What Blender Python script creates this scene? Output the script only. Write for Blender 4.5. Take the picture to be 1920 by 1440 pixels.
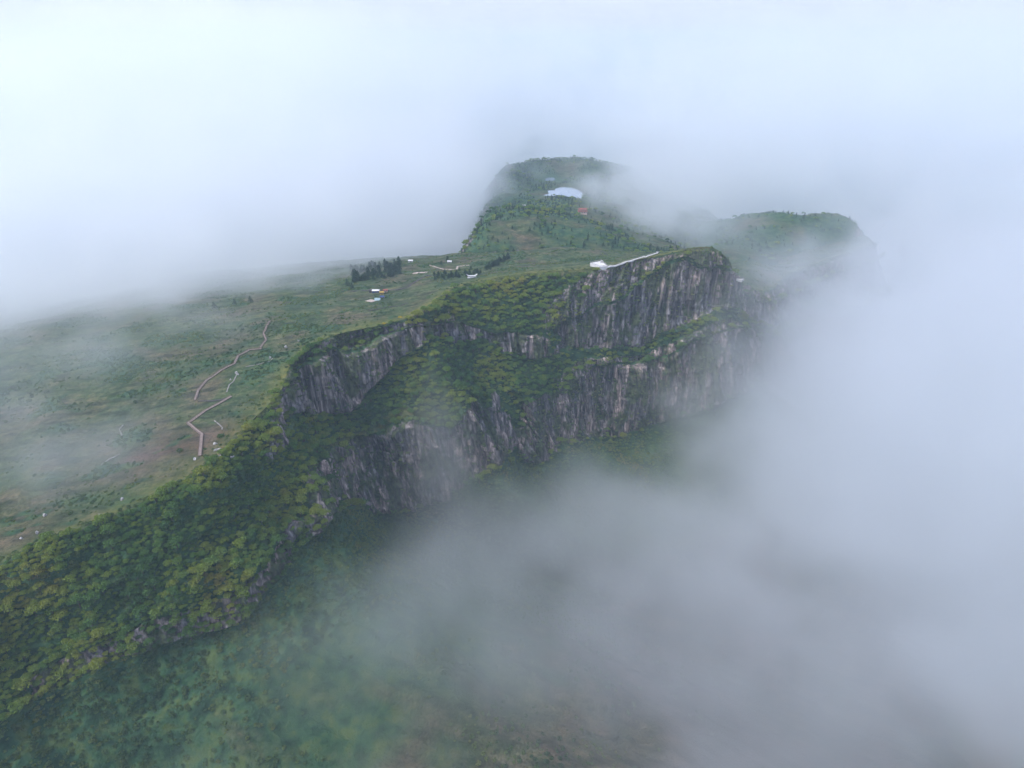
import bpy, math, random
import numpy as np

# ------------------------------------------------------------------ scene, camera, light
sc = bpy.context.scene
for o in list(bpy.data.objects):
    bpy.data.objects.remove(o)
col = sc.collection
CAM_Z, PITCH, FPX = 245.0, math.radians(27), 1280.0     # photo is 1920 x 1440, 24 mm equivalent lens
cam = bpy.data.objects.new('camera', bpy.data.cameras.new('camera'))
col.objects.link(cam)
sc.camera = cam
cam.location = (0, 0, CAM_Z)
cam.rotation_euler = (math.radians(90) - PITCH, 0, 0)
cam.data.sensor_width = 36
cam.data.lens = 24
cam.data.clip_start = 0.5
cam.data.clip_end = 40000

SUN_EL, SUN_AZ = math.radians(52), math.radians(-118)     # sun veiled by cloud, high on the left
world = bpy.data.worlds.new('World')
sc.world = world
world.use_nodes = True
wn = world.node_tree
bg = wn.nodes['Background']
sky = wn.nodes.new('ShaderNodeTexSky')
sky.sky_type = 'NISHITA'
sky.sun_disc = False
sky.sun_elevation = SUN_EL
sky.sun_rotation = SUN_AZ
sky.altitude = 3000
sky.air_density = 1.0
sky.dust_density = 4.0
skym = wn.nodes.new('ShaderNodeVectorMath'); skym.operation = 'SCALE'; skym.inputs['Scale'].default_value = 0.05
wn.links.new(sky.outputs[0], skym.inputs[0])
over = wn.nodes.new('ShaderNodeMixRGB')                  # thin blue sky seen through an even overcast
over.inputs['Fac'].default_value = 0.8
over.inputs['Color2'].default_value = (0.75, 0.835, 1.15, 1)
wn.links.new(skym.outputs[0], over.inputs['Color1'])
wn.links.new(over.outputs[0], bg.inputs['Color'])
bg.inputs['Strength'].default_value = 1.0

sl = bpy.data.lights.new('sun', 'SUN')
sl.energy = 3.8
sl.angle = math.radians(32)
sl.color = (1.0, 0.965, 0.96)
sun = bpy.data.objects.new('sun', sl)
col.objects.link(sun)
sun.rotation_euler = (math.radians(90) - SUN_EL, 0, math.radians(-62))

sc.view_settings.view_transform = 'Standard'
sc.view_settings.look = 'None'
sc.view_settings.exposure = 0.27
sc.view_settings.gamma = 1.0
cy = sc.cycles
cy.use_denoising = True
cy.use_adaptive_sampling = True
cy.adaptive_threshold = 0.03
cy.max_bounces = 14
cy.diffuse_bounces = 2
cy.glossy_bounces = 1
cy.transmission_bounces = 2
cy.transparent_max_bounces = 8
cy.volume_bounces = 10
cy.volume_step_rate = 2.0
cy.volume_max_steps = 256
cy.caustics_reflective = False
cy.caustics_refractive = False

rng = np.random.default_rng(7)
SM, CM = math.sin(PITCH), math.cos(PITCH)


# ------------------------------------------------------------------ helpers
def ray(u, v):
    x = (u - 960.0) / FPX
    w = (720.0 - v) / FPX
    return np.array([x, CM + SM * w, -SM + CM * w])


def at_z(u, v, z):                       # point of a photo pixel on the level z
    d = ray(u, v)
    return np.array([0, 0, CAM_Z]) + d * ((z - CAM_Z) / d[2])


def at_t(u, v, t):
    return np.array([0, 0, CAM_Z]) + ray(u, v) * t


def project(P):
    P = np.asarray(P, float)
    d = P - np.array([0, 0, CAM_Z])
    f = d[..., 1] * CM - d[..., 2] * SM
    up = d[..., 1] * SM + d[..., 2] * CM
    return 960 + FPX * d[..., 0] / f, 720 - FPX * up / f, f


_P = np.random.default_rng(3).permutation(4096)
_V = np.random.default_rng(4).random(4096) * 2 - 1


def _q(t):
    return t * t * t * (t * (t * 6 - 15) + 10)


def _h(*a):
    r = 0
    for i in a:
        r = _P[(r + i) & 4095]
    return _V[r]


def noise2(x, y, seed=0):
    xi, yi = np.floor(x).astype(np.int64), np.floor(y).astype(np.int64)
    fx, fy = _q(x - xi), _q(y - yi)
    s = seed * 131
    a = _h(xi + s, yi); b = _h(xi + 1 + s, yi); c = _h(xi + s, yi + 1); d = _h(xi + 1 + s, yi + 1)
    return (a * (1 - fx) + b * fx) * (1 - fy) + (c * (1 - fx) + d * fx) * fy


def noise3(x, y, z, seed=0):
    xi, yi, zi = (np.floor(q).astype(np.int64) for q in (x, y, z))
    fx, fy, fz = _q(x - xi), _q(y - yi), _q(z - zi)
    s = seed * 131
    r = 0
    for dz in (0, 1):
        wz = fz if dz else 1 - fz
        a = _h(xi + s, yi, zi + dz); b = _h(xi + 1 + s, yi, zi + dz)
        c = _h(xi + s, yi + 1, zi + dz); d = _h(xi + 1 + s, yi + 1, zi + dz)
        r = r + wz * ((a * (1 - fx) + b * fx) * (1 - fy) + (c * (1 - fx) + d * fx) * fy)
    return r


def fbm2(x, y, oct=4, seed=0, gain=0.5):
    r, a = 0, 1.0
    for k in range(oct):
        r = r + a * noise2(x * 2 ** k + 17.3 * k, y * 2 ** k - 9.1 * k, seed + k)
        a *= gain
    return r


def fbm3(x, y, z, oct=4, seed=0, gain=0.5):
    r, a = 0, 1.0
    for k in range(oct):
        r = r + a * noise3(x * 2 ** k + 17.3 * k, y * 2 ** k - 9.1 * k, z * 2 ** k + 4.7 * k, seed + k)
        a *= gain
    return r


def sstep(a, b, x):
    t = np.clip((x - a) / (b - a), 0, 1)
    return t * t * (3 - 2 * t)


def rbf(pts, smooth=0.0):                # z(x, y) through scattered points
    pts = np.asarray(pts, float)
    X = pts[:, :2] / 100.0
    n = len(X)
    D = np.sqrt(((X[:, None] - X[None]) ** 2).sum(-1) + 0.04)
    A = np.zeros((n + 3, n + 3))
    A[:n, :n] = D - smooth * np.eye(n)
    A[:n, n] = 1; A[:n, n + 1:] = X
    A[n, :n] = 1; A[n + 1:, :n] = X.T
    w = np.linalg.solve(A, np.r_[pts[:, 2], 0, 0, 0])

    def f(x, y):
        q = np.stack([np.asarray(x, float).ravel(), np.asarray(y, float).ravel()], -1) / 100.0
        out = np.empty(len(q))
        for k in range(0, len(q), 60000):
            c = q[k:k + 60000]
            d = np.sqrt(((c[:, None] - X[None]) ** 2).sum(-1) + 0.04)
            out[k:k + 60000] = d @ w[:n] + w[n] + c @ w[n + 1:]
        return out.reshape(np.shape(x))
    return f


def hermite(s0, P, s):                   # smooth curve through control points
    s0 = np.asarray(s0); P = np.asarray(P)
    m = np.zeros_like(P)
    ds = np.diff(s0)
    d = np.diff(P, axis=0) / ds[:, None]
    m[1:-1] = (d[:-1] * ds[1:, None] + d[1:] * ds[:-1, None]) / (ds[1:] + ds[:-1])[:, None]
    m[0], m[-1] = d[0], d[-1]
    m *= 0.85
    i = np.clip(np.searchsorted(s0, s, side='right') - 1, 0, len(s0) - 2)
    h = ds[i][:, None]
    t = ((s - s0[i]) / ds[i])[:, None]
    return ((2 * t ** 3 - 3 * t ** 2 + 1) * P[i] + (t ** 3 - 2 * t ** 2 + t) * h * m[i]
            + (-2 * t ** 3 + 3 * t ** 2) * P[i + 1] + (t ** 3 - t ** 2) * h * m[i + 1])


def in_poly(poly, x, y):
    r = np.zeros(np.shape(x), bool)
    n = len(poly)
    for k in range(n):
        (x0, y0), (x1, y1) = poly[k], poly[(k + 1) % n]
        c = (y0 > y) != (y1 > y)
        r ^= c & (x < (x1 - x0) * (y - y0) / (y1 - y0 + 1e-12) + x0)
    return r


def grid_mesh(name, P, attrs=None, material=None, smooth=True):
    nr, nc = P.shape[:2]
    me = bpy.data.meshes.new(name)
    me.vertices.add(nr * nc)
    me.vertices.foreach_set('co', P.astype(np.float32).ravel())
    idx = np.arange(nr * nc).reshape(nr, nc)
    q = np.stack([idx[:-1, :-1], idx[:-1, 1:], idx[1:, 1:], idx[1:, :-1]], -1).reshape(-1, 4)
    me.loops.add(q.size)
    me.loops.foreach_set('vertex_index', q.ravel().astype(np.int32))
    me.polygons.add(len(q))
    me.polygons.foreach_set('loop_start', (np.arange(len(q)) * 4).astype(np.int32))
    me.polygons.foreach_set('use_smooth', np.full(len(q), smooth))
    for k, a in (attrs or {}).items():
        at = me.attributes.new(k, 'FLOAT', 'POINT')
        at.data.foreach_set('value', a.astype(np.float32).ravel())
    me.update(calc_edges=True)
    if material:
        me.materials.append(material)
    return me


def mesh_from(name, verts, faces, material=None, smooth=False):
    me = bpy.data.meshes.new(name)
    me.from_pydata([tuple(map(float, v)) for v in verts], [], [tuple(map(int, f)) for f in faces])
    if smooth:
        me.polygons.foreach_set('use_smooth', [True] * len(me.polygons))
    me.update()
    if material:
        me.materials.append(material)
    return me


def link(name, data, parent=None, loc=None, **props):
    o = bpy.data.objects.new(name, data)
    col.objects.link(o)
    if parent:
        o.parent = parent
    if loc is not None:
        o.location = tuple(map(float, loc))
    for k, v in props.items():
        o[k] = v
    return o


class MB:                                # collects simple solids into one mesh
    def __init__(self):
        self.v, self.f = [], []

    def prism(self, ring0, ring1):
        n, b = len(ring0), len(self.v)
        self.v += [tuple(p) for p in ring0] + [tuple(p) for p in ring1]
        self.f += [tuple(b + k for k in reversed(range(n))), tuple(b + n + k for k in range(n))]
        for k in range(n):
            j = (k + 1) % n
            self.f.append((b + k, b + j, b + n + j, b + n + k))
        return self

    def box(self, c, s, rz=0.0):
        c = np.asarray(c, float); hx, hy, hz = np.asarray(s, float) / 2
        ca, sa = math.cos(rz), math.sin(rz)
        r = [(x * ca - y * sa, x * sa + y * ca) for x, y in ((-hx, -hy), (hx, -hy), (hx, hy), (-hx, hy))]
        return self.prism([(c[0] + x, c[1] + y, c[2] - hz) for x, y in r], [(c[0] + x, c[1] + y, c[2] + hz) for x, y in r])

    def bar(self, a, b, w, h=None):
        a, b = np.asarray(a, float), np.asarray(b, float)
        h = h or w
        d = (b - a) / (np.linalg.norm(b - a) + 1e-9)
        s = np.cross(d, (0, 0, 1)) if abs(d[2]) < .95 else np.array([1.0, 0, 0])
        s /= np.linalg.norm(s)
        t = np.cross(s, d)
        r = [s * w / 2 + t * h / 2, -s * w / 2 + t * h / 2, -s * w / 2 - t * h / 2, s * w / 2 - t * h / 2]
        return self.prism([a + q for q in r], [b + q for q in r])

    def mesh(self, name, material):
        return mesh_from(name, self.v, self.f, material)


def nodes(name):
    m = bpy.data.materials.new(name)
    m.use_nodes = True
    nt = m.node_tree
    b = nt.nodes['Principled BSDF']
    b.inputs['Roughness'].default_value = 0.9
    b.inputs['Specular IOR Level'].default_value = 0.15
    return m, nt, b


def N(nt, kind, **kw):
    n = nt.nodes.new(kind)
    for k, v in kw.items():
        if hasattr(n, k):
            setattr(n, k, v)
        else:
            n.inputs[k].default_value = v
    return n


def ramp(nt, src, stops):
    r = nt.nodes.new('ShaderNodeValToRGB')
    el = r.color_ramp.elements
    while len(el) < len(stops):
        el.new(0.5)
    for e, (p, c) in zip(el, stops):
        e.position = p
        e.color = (*c, 1) if len(c) == 3 else c
    nt.links.new(src, r.inputs['Fac'])
    return r.outputs['Color']


def mix(nt, fac, a, b, mode='MIX'):
    m = nt.nodes.new('ShaderNodeMixRGB')
    m.blend_type = mode
    for s, k in ((fac, 'Fac'), (a, 'Color1'), (b, 'Color2')):
        if hasattr(s, 'is_linked'):
            nt.links.new(s, m.inputs[k])
        else:
            m.inputs[k].default_value = s if not isinstance(s, tuple) else ((*s, 1) if len(s) == 3 else s)
    return m.outputs['Color']


def plain(name, colour, rough=0.8, var=0.25, scale=1.2):
    m, nt, b = nodes(name)
    tc = N(nt, 'ShaderNodeTexCoord')
    nz = N(nt, 'ShaderNodeTexNoise', Scale=scale, Detail=4.0)
    nt.links.new(tc.outputs['Object'], nz.inputs['Vector'])
    lo = tuple(c * (1 - var) for c in colour); hi = tuple(min(1, c * (1 + var)) for c in colour)
    nt.links.new(ramp(nt, nz.outputs['Fac'], [(0.3, lo), (0.7, hi)]), b.inputs['Base Color'])
    b.inputs['Roughness'].default_value = rough
    return m


# ------------------------------------------------------------------ materials
def terrain_material():
    m, nt, b = nodes('mountain')
    L = nt.links
    geo = N(nt, 'ShaderNodeNewGeometry')

    def nz(scale, detail=5.0, stretch=None, rough=0.55):
        n = N(nt, 'ShaderNodeTexNoise', Scale=scale, Detail=detail, Roughness=rough)
        if stretch:
            mp = N(nt, 'ShaderNodeMapping')
            mp.inputs['Scale'].default_value = stretch
            L.new(geo.outputs['Position'], mp.inputs['Vector'])
            L.new(mp.outputs[0], n.inputs['Vector'])
        else:
            L.new(geo.outputs['Position'], n.inputs['Vector'])
        return n.outputs['Fac']

    def attr(k):
        return N(nt, 'ShaderNodeAttribute', attribute_name=k).outputs['Fac']
    # grass and heath
    g = ramp(nt, nz(0.022, 3), [(0.36, (0.035, 0.085, 0.032)), (0.46, (0.075, 0.125, 0.045)), (0.54, (0.120, 0.125, 0.062)), (0.64, (0.150, 0.105, 0.078))])
    g2 = ramp(nt, nz(0.16, 3), [(0.38, (0.022, 0.050, 0.022)), (0.5, (0.085, 0.110, 0.050)), (0.64, (0.19, 0.17, 0.105))])
    grass = mix(nt, 0.5, g, g2)
    tuft = ramp(nt, nz(0.55, 2, rough=0.65), [(0.36, (0.45, 0.5, 0.45)), (0.5, (1, 1, 1)), (0.7, (1.25, 1.2, 1.1))])
    grass = mix(nt, 0.8, grass, tuft, 'MULTIPLY')
    streak = ramp(nt, nz(0.13, 3, (0.3, 1, 1), 0.6), [(0.38, (0.30, 0.42, 0.36)), (0.48, (0.95, 1, 0.95)), (0.62, (1.5, 1.35, 1.2))])
    grass = mix(nt, 0.75, grass, streak, 'MULTIPLY')
    brown = ramp(nt, nz(0.05, 3), [(0.35, (0.075, 0.070, 0.045)), (0.5, (0.125, 0.088, 0.064)), (0.65, (0.170, 0.115, 0.098))])
    brown = mix(nt, 0.6, mix(nt, 0.7, brown, tuft, 'MULTIPLY'), streak, 'MULTIPLY')
    grass = mix(nt, attr('brown'), grass, brown)
    yel = ramp(nt, nz(0.2, 2), [(0.35, (0.10, 0.125, 0.030)), (0.55, (0.19, 0.19, 0.045)), (0.7, (0.27, 0.22, 0.055))])
    grass = mix(nt, attr('rim'), grass, yel)
    # forest floor and scrub
    scrub = ramp(nt, nz(0.12, 3), [(0.35, (0.020, 0.062, 0.032)), (0.5, (0.048, 0.115, 0.052)), (0.65, (0.100, 0.145, 0.045))])
    grass = mix(nt, attr('wood'), grass, scrub)
    # rock: vertical streaks of grey, lichen and rust
    r1 = ramp(nt, nz(0.30, 4, (1, 1, 0.09), 0.68), [(0.36, (0.021, 0.021, 0.024)), (0.46, (0.089, 0.081, 0.081)), (0.55, (0.178, 0.161, 0.157)), (0.68, (0.393, 0.357, 0.339))])
    r2 = ramp(nt, nz(0.045, 2, (1, 1, 0.45)), [(0.38, (0.55, 0.60, 0.66)), (0.50, (1, 0.95, 0.93)), (0.62, (1.25, 1.08, 1.00))])
    rock = mix(nt, 0.9, r1, r2, 'MULTIPLY')
    moss = ramp(nt, nz(0.35, 2, (1, 1, 0.5)), [(0.4, (0.022, 0.032, 0.020)), (0.6, (0.065, 0.085, 0.038))])
    mk = ramp(nt, nz(0.09, 3, (1, 1, 0.35)), [(0.47, (0, 0, 0)), (0.56, (0.9, 0.9, 0.9))])
    rock = mix(nt, mk, rock, moss)
    grass = mix(nt, 1.0, grass, (0.54, 0.58, 0.58), 'MULTIPLY')
    # where rock shows: attribute broken up by noise
    ad = N(nt, 'ShaderNodeMath', operation='ADD')
    L.new(attr('rock'), ad.inputs[0])
    L.new(nz(0.25, 3), ad.inputs[1])
    rk = ramp(nt, ad.outputs[0], [(0.86, (0, 0, 0)), (0.98, (1, 1, 1))])
    L.new(mix(nt, rk, grass, rock), b.inputs['Base Color'])
    bp = N(nt, 'ShaderNodeBump', Strength=0.7, Distance=1.2)
    L.new(nz(0.5, 2, rough=0.65), bp.inputs['Height'])
    L.new(bp.outputs[0], b.inputs['Normal'])
    return m


def leaf_material(name, stops, spread=0.35):
    m, nt, b = nodes(name)
    L = nt.links
    oi = N(nt, 'ShaderNodeObjectInfo')
    tc = N(nt, 'ShaderNodeTexCoord')
    geo = N(nt, 'ShaderNodeNewGeometry')
    big = N(nt, 'ShaderNodeTexNoise', Scale=0.018, Detail=3.0)
    L.new(geo.outputs['Position'], big.inputs['Vector'])
    a = N(nt, 'ShaderNodeMath', operation='MULTIPLY_ADD')
    L.new(oi.outputs['Random'], a.inputs[0])
    a.inputs[1].default_value = 0.36
    bm_ = N(nt, 'ShaderNodeMath', operation='MULTIPLY_ADD')
    L.new(big.outputs['Fac'], bm_.inputs[0])
    bm_.inputs[1].default_value = 1.6
    bm_.inputs[2].default_value = -0.3
    L.new(bm_.outputs[0], a.inputs[2])
    s = N(nt, 'ShaderNodeMath', operation='SUBTRACT')
    L.new(a.outputs[0], s.inputs[0])
    s.inputs[1].default_value = 0.2
    c = ramp(nt, s.outputs[0], stops)
    nz = N(nt, 'ShaderNodeTexNoise', Scale=4.0, Detail=2.0)
    L.new(tc.outputs['Object'], nz.inputs['Vector'])
    v = ramp(nt, nz.outputs['Fac'], [(0.3, (1 - spread,) * 3), (0.7, (1 + spread,) * 3)])
    L.new(mix(nt, 1.0, c, v, 'MULTIPLY'), b.inputs['Base Color'])
    b.inputs['Roughness'].default_value = 0.7
    tr = N(nt, 'ShaderNodeBsdfTranslucent')
    L.new(mix(nt, 1.0, c, (1.1, 1.2, 0.6), 'MULTIPLY'), tr.inputs['Color'])
    ms = N(nt, 'ShaderNodeMixShader')
    ms.inputs['Fac'].default_value = 0.35
    L.new(b.outputs[0], ms.inputs[1]); L.new(tr.outputs[0], ms.inputs[2])
    L.new(ms.outputs[0], nt.nodes['Material Output'].inputs['Surface'])
    return m


M = {}
M['land'] = terrain_material()
M['leaf'] = leaf_material('broadleaf', [(0.12, (0.040, 0.098, 0.040)), (0.35, (0.085, 0.165, 0.045)), (0.55, (0.155, 0.215, 0.042)), (0.78, (0.205, 0.235, 0.046)), (1.0, (0.225, 0.195, 0.055))])
M['needle'] = leaf_material('needles', [(0.2, (0.016, 0.039, 0.030)), (0.6, (0.030, 0.063, 0.039)), (0.9, (0.046, 0.078, 0.041))])
M['shrub'] = leaf_material('shrub_leaves', [(0.15, (0.042, 0.083, 0.042)), (0.45, (0.083, 0.135, 0.054)), (0.7, (0.143, 0.177, 0.060)), (0.95, (0.195, 0.168, 0.083))])
M['bark'] = plain('bark', (0.09, 0.075, 0.06), 0.9, 0.4, 6)
M['wood'] = plain('weathered_planks', (0.22, 0.175, 0.155), 0.8, 0.25, 0.8)
M['rail'] = plain('weathered_rail', (0.10, 0.075, 0.062), 0.8, 0.3, 1.5)
M['stone'] = plain('pale_stone', (0.36, 0.35, 0.34), 0.85, 0.3, 0.9)
M['white'] = plain('white_paving', (0.52, 0.51, 0.50), 0.7, 0.15, 0.4)
M['steel'] = plain('white_paint', (0.55, 0.55, 0.56), 0.5, 0.06, 0.6)
M['dark'] = plain('dark_stone', (0.055, 0.05, 0.052), 0.9, 0.4, 0.8)
M['red'] = plain('red_roof_sheet', (0.21, 0.075, 0.062), 0.6, 0.25, 0.5)
M['yellow'] = plain('yellow_panel', (0.36, 0.25, 0.07), 0.6, 0.15, 0.5)
M['blue'] = plain('blue_sheet', (0.035, 0.06, 0.16), 0.5, 0.25, 0.5)
M['pink'] = plain('pale_pink_wall', (0.55, 0.40, 0.36), 0.8, 0.12, 0.5)
M['cyan'] = plain('pale_cyan_canvas', (0.26, 0.36, 0.40), 0.7, 0.15, 0.8)
M['wall'] = plain('grey_wall', (0.33, 0.32, 0.32), 0.85, 0.2, 0.6)
M['track'] = plain('worn_track', (0.20, 0.19, 0.18), 0.95, 0.3, 0.5)
M['earth'] = plain('trodden_earth', (0.30, 0.25, 0.22), 0.95, 0.3, 0.3)
M['glass'] = plain('window_dark', (0.03, 0.035, 0.045), 0.2, 0.2, 1.0)
M['coat'] = plain('dark_coat', (0.02, 0.02, 0.03), 0.9, 0.3, 3.0)

# ------------------------------------------------------------------ the main mountain: plateau, cliffs, ledge and scree
RIM = [(-260, 1250, -22), (0, 1050, -15), (230, 950, -6), (370, 880, 0), (460, 800, 3), (525, 735, 6), (550, 680, 10), (615, 632, 14), (700, 612, 17),
       (775, 592, 20), (850, 540, 23), (960, 515, 27), (1110, 503, 33), (1250, 476, 41), (1330, 463, 46), (1366, 486, 29), (1379, 516, 0), (1415, 542, -27), (1480, 512, -46), (1640, 455, -66)]
PROF = [  # pixel and slope of: cap edge, foot of upper cliff, ledge edge, foot of lower cliff, scree, lower scree
    [(-220, 1400, 38), (-205, 1460, 65), (-195, 1490, 38), (-185, 1530, 65), (-140, 1620, 38), (-60, 1760, 33)],
    [(40, 1175, 37), (52, 1230, 66), (66, 1262, 38), (78, 1305, 60), (160, 1375, 38), (300, 1440, 32)],
    [(250, 1075, 35), (262, 1145, 60), (275, 1172, 40), (290, 1215, 60), (345, 1255, 38), (440, 1315, 32)],
    [(410, 975, 37), (430, 1060, 52), (442, 1105, 42), (455, 1160, 60), (515, 1190, 38), (595, 1218, 31)],
    [(495, 850, 43), (520, 910, 52), (550, 955, 45), (585, 1020, 58), (640, 1070, 38), (740, 1140, 30)],
    [(530, 748, 60), (545, 788, 74), (590, 845, 45), (650, 975, 66), (720, 1040, 37), (850, 1110, 28)],
    [(556, 698, 60), (590, 778, 79), (655, 822, 40), (720, 970, 76), (800, 1030, 37), (930, 1100, 28)],
    [(622, 652, 58), (660, 772, 79), (715, 806, 38), (790, 956, 78), (870, 1010, 37), (1000, 1080, 28)],
    [(704, 630, 58), (735, 690, 75), (785, 778, 46), (850, 935, 80), (930, 990, 37), (1060, 1060, 28)],
    [(785, 610, 48), (798, 645, 72), (868, 768, 48), (915, 890, 80), (990, 950, 37), (1110, 1020, 28)],
    [(868, 608, 38), (880, 640, 76), (925, 742, 50), (985, 868, 80), (1060, 920, 37), (1180, 990, 28)],
    [(968, 625, 42), (975, 672, 80), (992, 735, 58), (1050, 850, 82), (1130, 890, 37), (1250, 960, 28)],
    [(1085, 590, 60), (1085, 660, 82), (1108, 690, 62), (1130, 830, 84), (1210, 860, 37), (1320, 930, 28)],
    [(1246, 492, 45), (1226, 650, 84), (1228, 674, 48), (1240, 795, 84), (1310, 830, 37), (1420, 900, 28)],
    [(1334, 484, 48), (1322, 610, 84), (1328, 635, 48), (1342, 760, 84), (1400, 800, 37), (1500, 870, 28)],
    [(1373, 508, 62), (1378, 590, 84), (1400, 616, 48), (1425, 730, 82), (1485, 770, 37), (1570, 840, 28)],
    [(1386, 540, 65), (1392, 597, 82), (1412, 622, 48), (1442, 734, 82), (1502, 773, 37), (1592, 842, 28)],
    [(1425, 560, 45), (1435, 610, 75), (1450, 632, 48), (1475, 740, 80), (1540, 780, 37), (1640, 850, 28)],
    [(1500, 540, 45), (1520, 600, 70), (1540, 625, 48), (1560, 720, 80), (1620, 760, 37), (1720, 830, 28)],
    [(1655, 480, 50), (1665, 540, 75), (1680, 560, 48), (1700, 650, 80), (1760, 690, 37), (1860, 760, 28)],
]
BACK = [(-1000, 60), (-1050, 200), (-1060, 340), (-1050, 480), (-1020, 600), (-980, 700), (-900, 800), (-780, 880), (-620, 950), (-480, 1000), (-340, 1040),
        (-200, 1070), (-40, 1080), (110, 1070), (210, 1030), (262, 1005), (300, 1000), (340, 1015), (430, 1090), (640, 1290)]


def step_down(p, u, v, slope):
    d = ray(u, v)
    f0 = (p - np.array([0, 0, CAM_Z]))
    t0 = f0[1] * CM - f0[2] * SM
    ts = np.linspace(0.55, 1.25, 1401) * t0
    Q = np.array([0, 0, CAM_Z]) + ts[:, None] * d
    dz = p[2] - Q[:, 2]
    dh = np.linalg.norm(Q[:, :2] - p[:2], axis=1)
    ang = np.degrees(np.arctan2(dz, dh))
    err = np.abs(ang - slope) + np.where(dz < 0, 200, 0)
    back = np.linalg.norm(Q[:, :2], axis=1) > np.linalg.norm(p[:2]) + 2
    err = err + np.where(back, 60, 0)
    return Q[np.argmin(err)]


K = len(RIM)
rows = [[at_z(*r) for r in RIM]]
for j in range(6):
    rows.append([step_down(rows[j][k], *PROF[k][j]) for k in range(K)])
rows = [np.array(r) for r in rows]
# valley floor: on outwards from the lower scree
out = rows[6][:, :2] - rows[3][:, :2]
out = out / np.linalg.norm(out, axis=1)[:, None]
for _ in range(2):
    out[1:-1] = (out[:-2] + 2 * out[1:-1] + out[2:]) / 4
out /= np.linalg.norm(out, axis=1)[:, None]
VAL = -345.0
run = np.maximum((rows[6][:, 2] - VAL) / math.tan(math.radians(20)), 60)
val = np.c_[rows[6][:, :2] + out * run[:, None], np.full(K, VAL)]
for _ in range(6):
    val[1:-1, :2] = (val[:-2, :2] + val[1:-1, :2] + val[2:, :2]) / 3
rows.append(val)

PLAT = [(360, 790, -2), (200, 900, -13), (100, 800, -19), (250, 700, -13), (480, 650, 3), (600, 600, 6), (700, 560, 3), (650, 522, -8), (870, 478, -12), (905, 500, 2),
        (500, 560, -10), (300, 580, -22), (0, 620, -38), (0, 850, -27), (780, 520, 4), (1100, 497, 26), (-300, 1000, -34), (440, 730, 2), (1385, 522, -24)]
rb = [at_z(*p) for p in PLAT] + list(rows[0])
rb += [(x, y, -95 if k < 9 else -75) for k, (x, y) in enumerate(BACK)]
rb += [(120, 820, 6), (200, 860, -8), (60, 900, -6), (270, 880, -28), (330, 940, -38)]
plat_z = rbf(rb, 0.02)

s0 = np.r_[0, np.cumsum(np.linalg.norm(np.diff((rows[0] + rows[3]) / 2, axis=0), axis=1))]
NS = 1150
S = np.linspace(0, s0[-1], NS)
curves = [hermite(s0, r, S) for r in rows]
# ragged edges: slide the lines of the profile up and down the face
for j in range(1, 6):
    w = 0.16 * fbm2(S / 34.0, np.full(NS, j * 7.7), 4, 11)
    up = np.where(w < 0, 1.0, 0)[:, None]
    curves[j] = curves[j] + np.abs(w)[:, None] * np.where(up > 0, curves[j - 1] - curves[j], curves[j + 1] - curves[j])
back = hermite(s0, np.array([(x, y, 0) for x, y in BACK], float), S)

ROWS = [('plat', 260), ('cap', 56), ('c1', 84), ('ledge', 56), ('c2', 100), ('scree', 56), ('low', 46), ('valley', 46)]
G, Zn, W = [], [], []
rim = curves[0]
for zi, (zn, n) in enumerate(ROWS):
    w = np.linspace(0, 1, n, endpoint=(zi == len(ROWS) - 1))
    if zn == 'plat':
        w = np.linspace(1, 0, n, endpoint=False) ** 1.7      # 1 at the back, 0 at the rim
        X = rim[None, :, 0] + (back[None, :, 0] - rim[None, :, 0]) * w[:, None]
        Y = rim[None, :, 1] + (back[None, :, 1] - rim[None, :, 1]) * w[:, None]
        Zr = plat_z(rim[:, 0], rim[:, 1])
        dist = np.hypot(X - rim[None, :, 0], Y - rim[None, :, 1])
        Z = plat_z(X, Y) + (rim[:, 2] - Zr)[None] * np.exp(-dist / 45)
        G.append(np.stack([X, Y, Z], -1))
    else:
        a, c = curves[zi - 1], curves[zi]
        P = a[None] + (c - a)[None] * w[:, None, None]
        if zn == 'cap':
            P[..., 2] += (np.sin(np.pi * w)[:, None] * 0.12 * np.linalg.norm(c - a, axis=1)[None])
        if zn in ('ledge', 'scree'):
            P[..., 2] -= (np.sin(np.pi * w)[:, None] * 0.05 * np.linalg.norm(c - a, axis=1)[None])
        G.append(P)
    Zn += [zi] * n
    W.append(w)
G = np.concatenate(G)
Zn = np.array(Zn)
W = np.concatenate(W)
NR = len(Zn)
SS = np.broadcast_to(S[None], (NR, NS))
Zb = G[..., 2].copy()


def normals(P):
    n = np.cross(np.gradient(P, axis=1), np.gradient(P, axis=0))
    n /= np.linalg.norm(n, axis=-1, keepdims=True) + 1e-9
    return np.where(n[..., 2:3] < -0.2, -n, n)


nrm = normals(G)
# orient outwards and up
if nrm[100, NS // 2, 2] < 0:
    nrm = -nrm

upw = np.where(Zn == 5, sstep(0.1, 0.7, W), np.where(Zn > 5, 1.0, 0.0))[:, None, None]
nrm = nrm * (1 - upw) + np.array([0, 0, 1.0]) * upw
cliff = np.zeros((NR, NS))
for zi, lo, hi in ((2, 0.10, 0.12), (4, 0.06, 0.10)):
    r = Zn == zi
    w = W[r][:, None]
    cliff[r] = sstep(0, lo, w) * sstep(0, hi, 1 - w)
r = Zn == 1
steep_cap = sstep(52, 62, np.degrees(np.arccos(np.clip(np.abs(nrm[r][..., 2]), 0, 1))))
bare = sstep(s0[4], s0[5], S) * (1 - sstep(s0[8] + 10, s0[9], S)) + sstep(s0[12] - 15, s0[12] + 25, S)
cliff[r] = np.maximum(0.75 * steep_cap, 0.9 * bare[None] * sstep(0.15, 0.5, W[r])[:, None])
wall_r = sstep(s0[11] - 10, s0[12] + 10, S)                 # on the right the wall runs almost unbroken from rim to foot
r3 = Zn == 3
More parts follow.
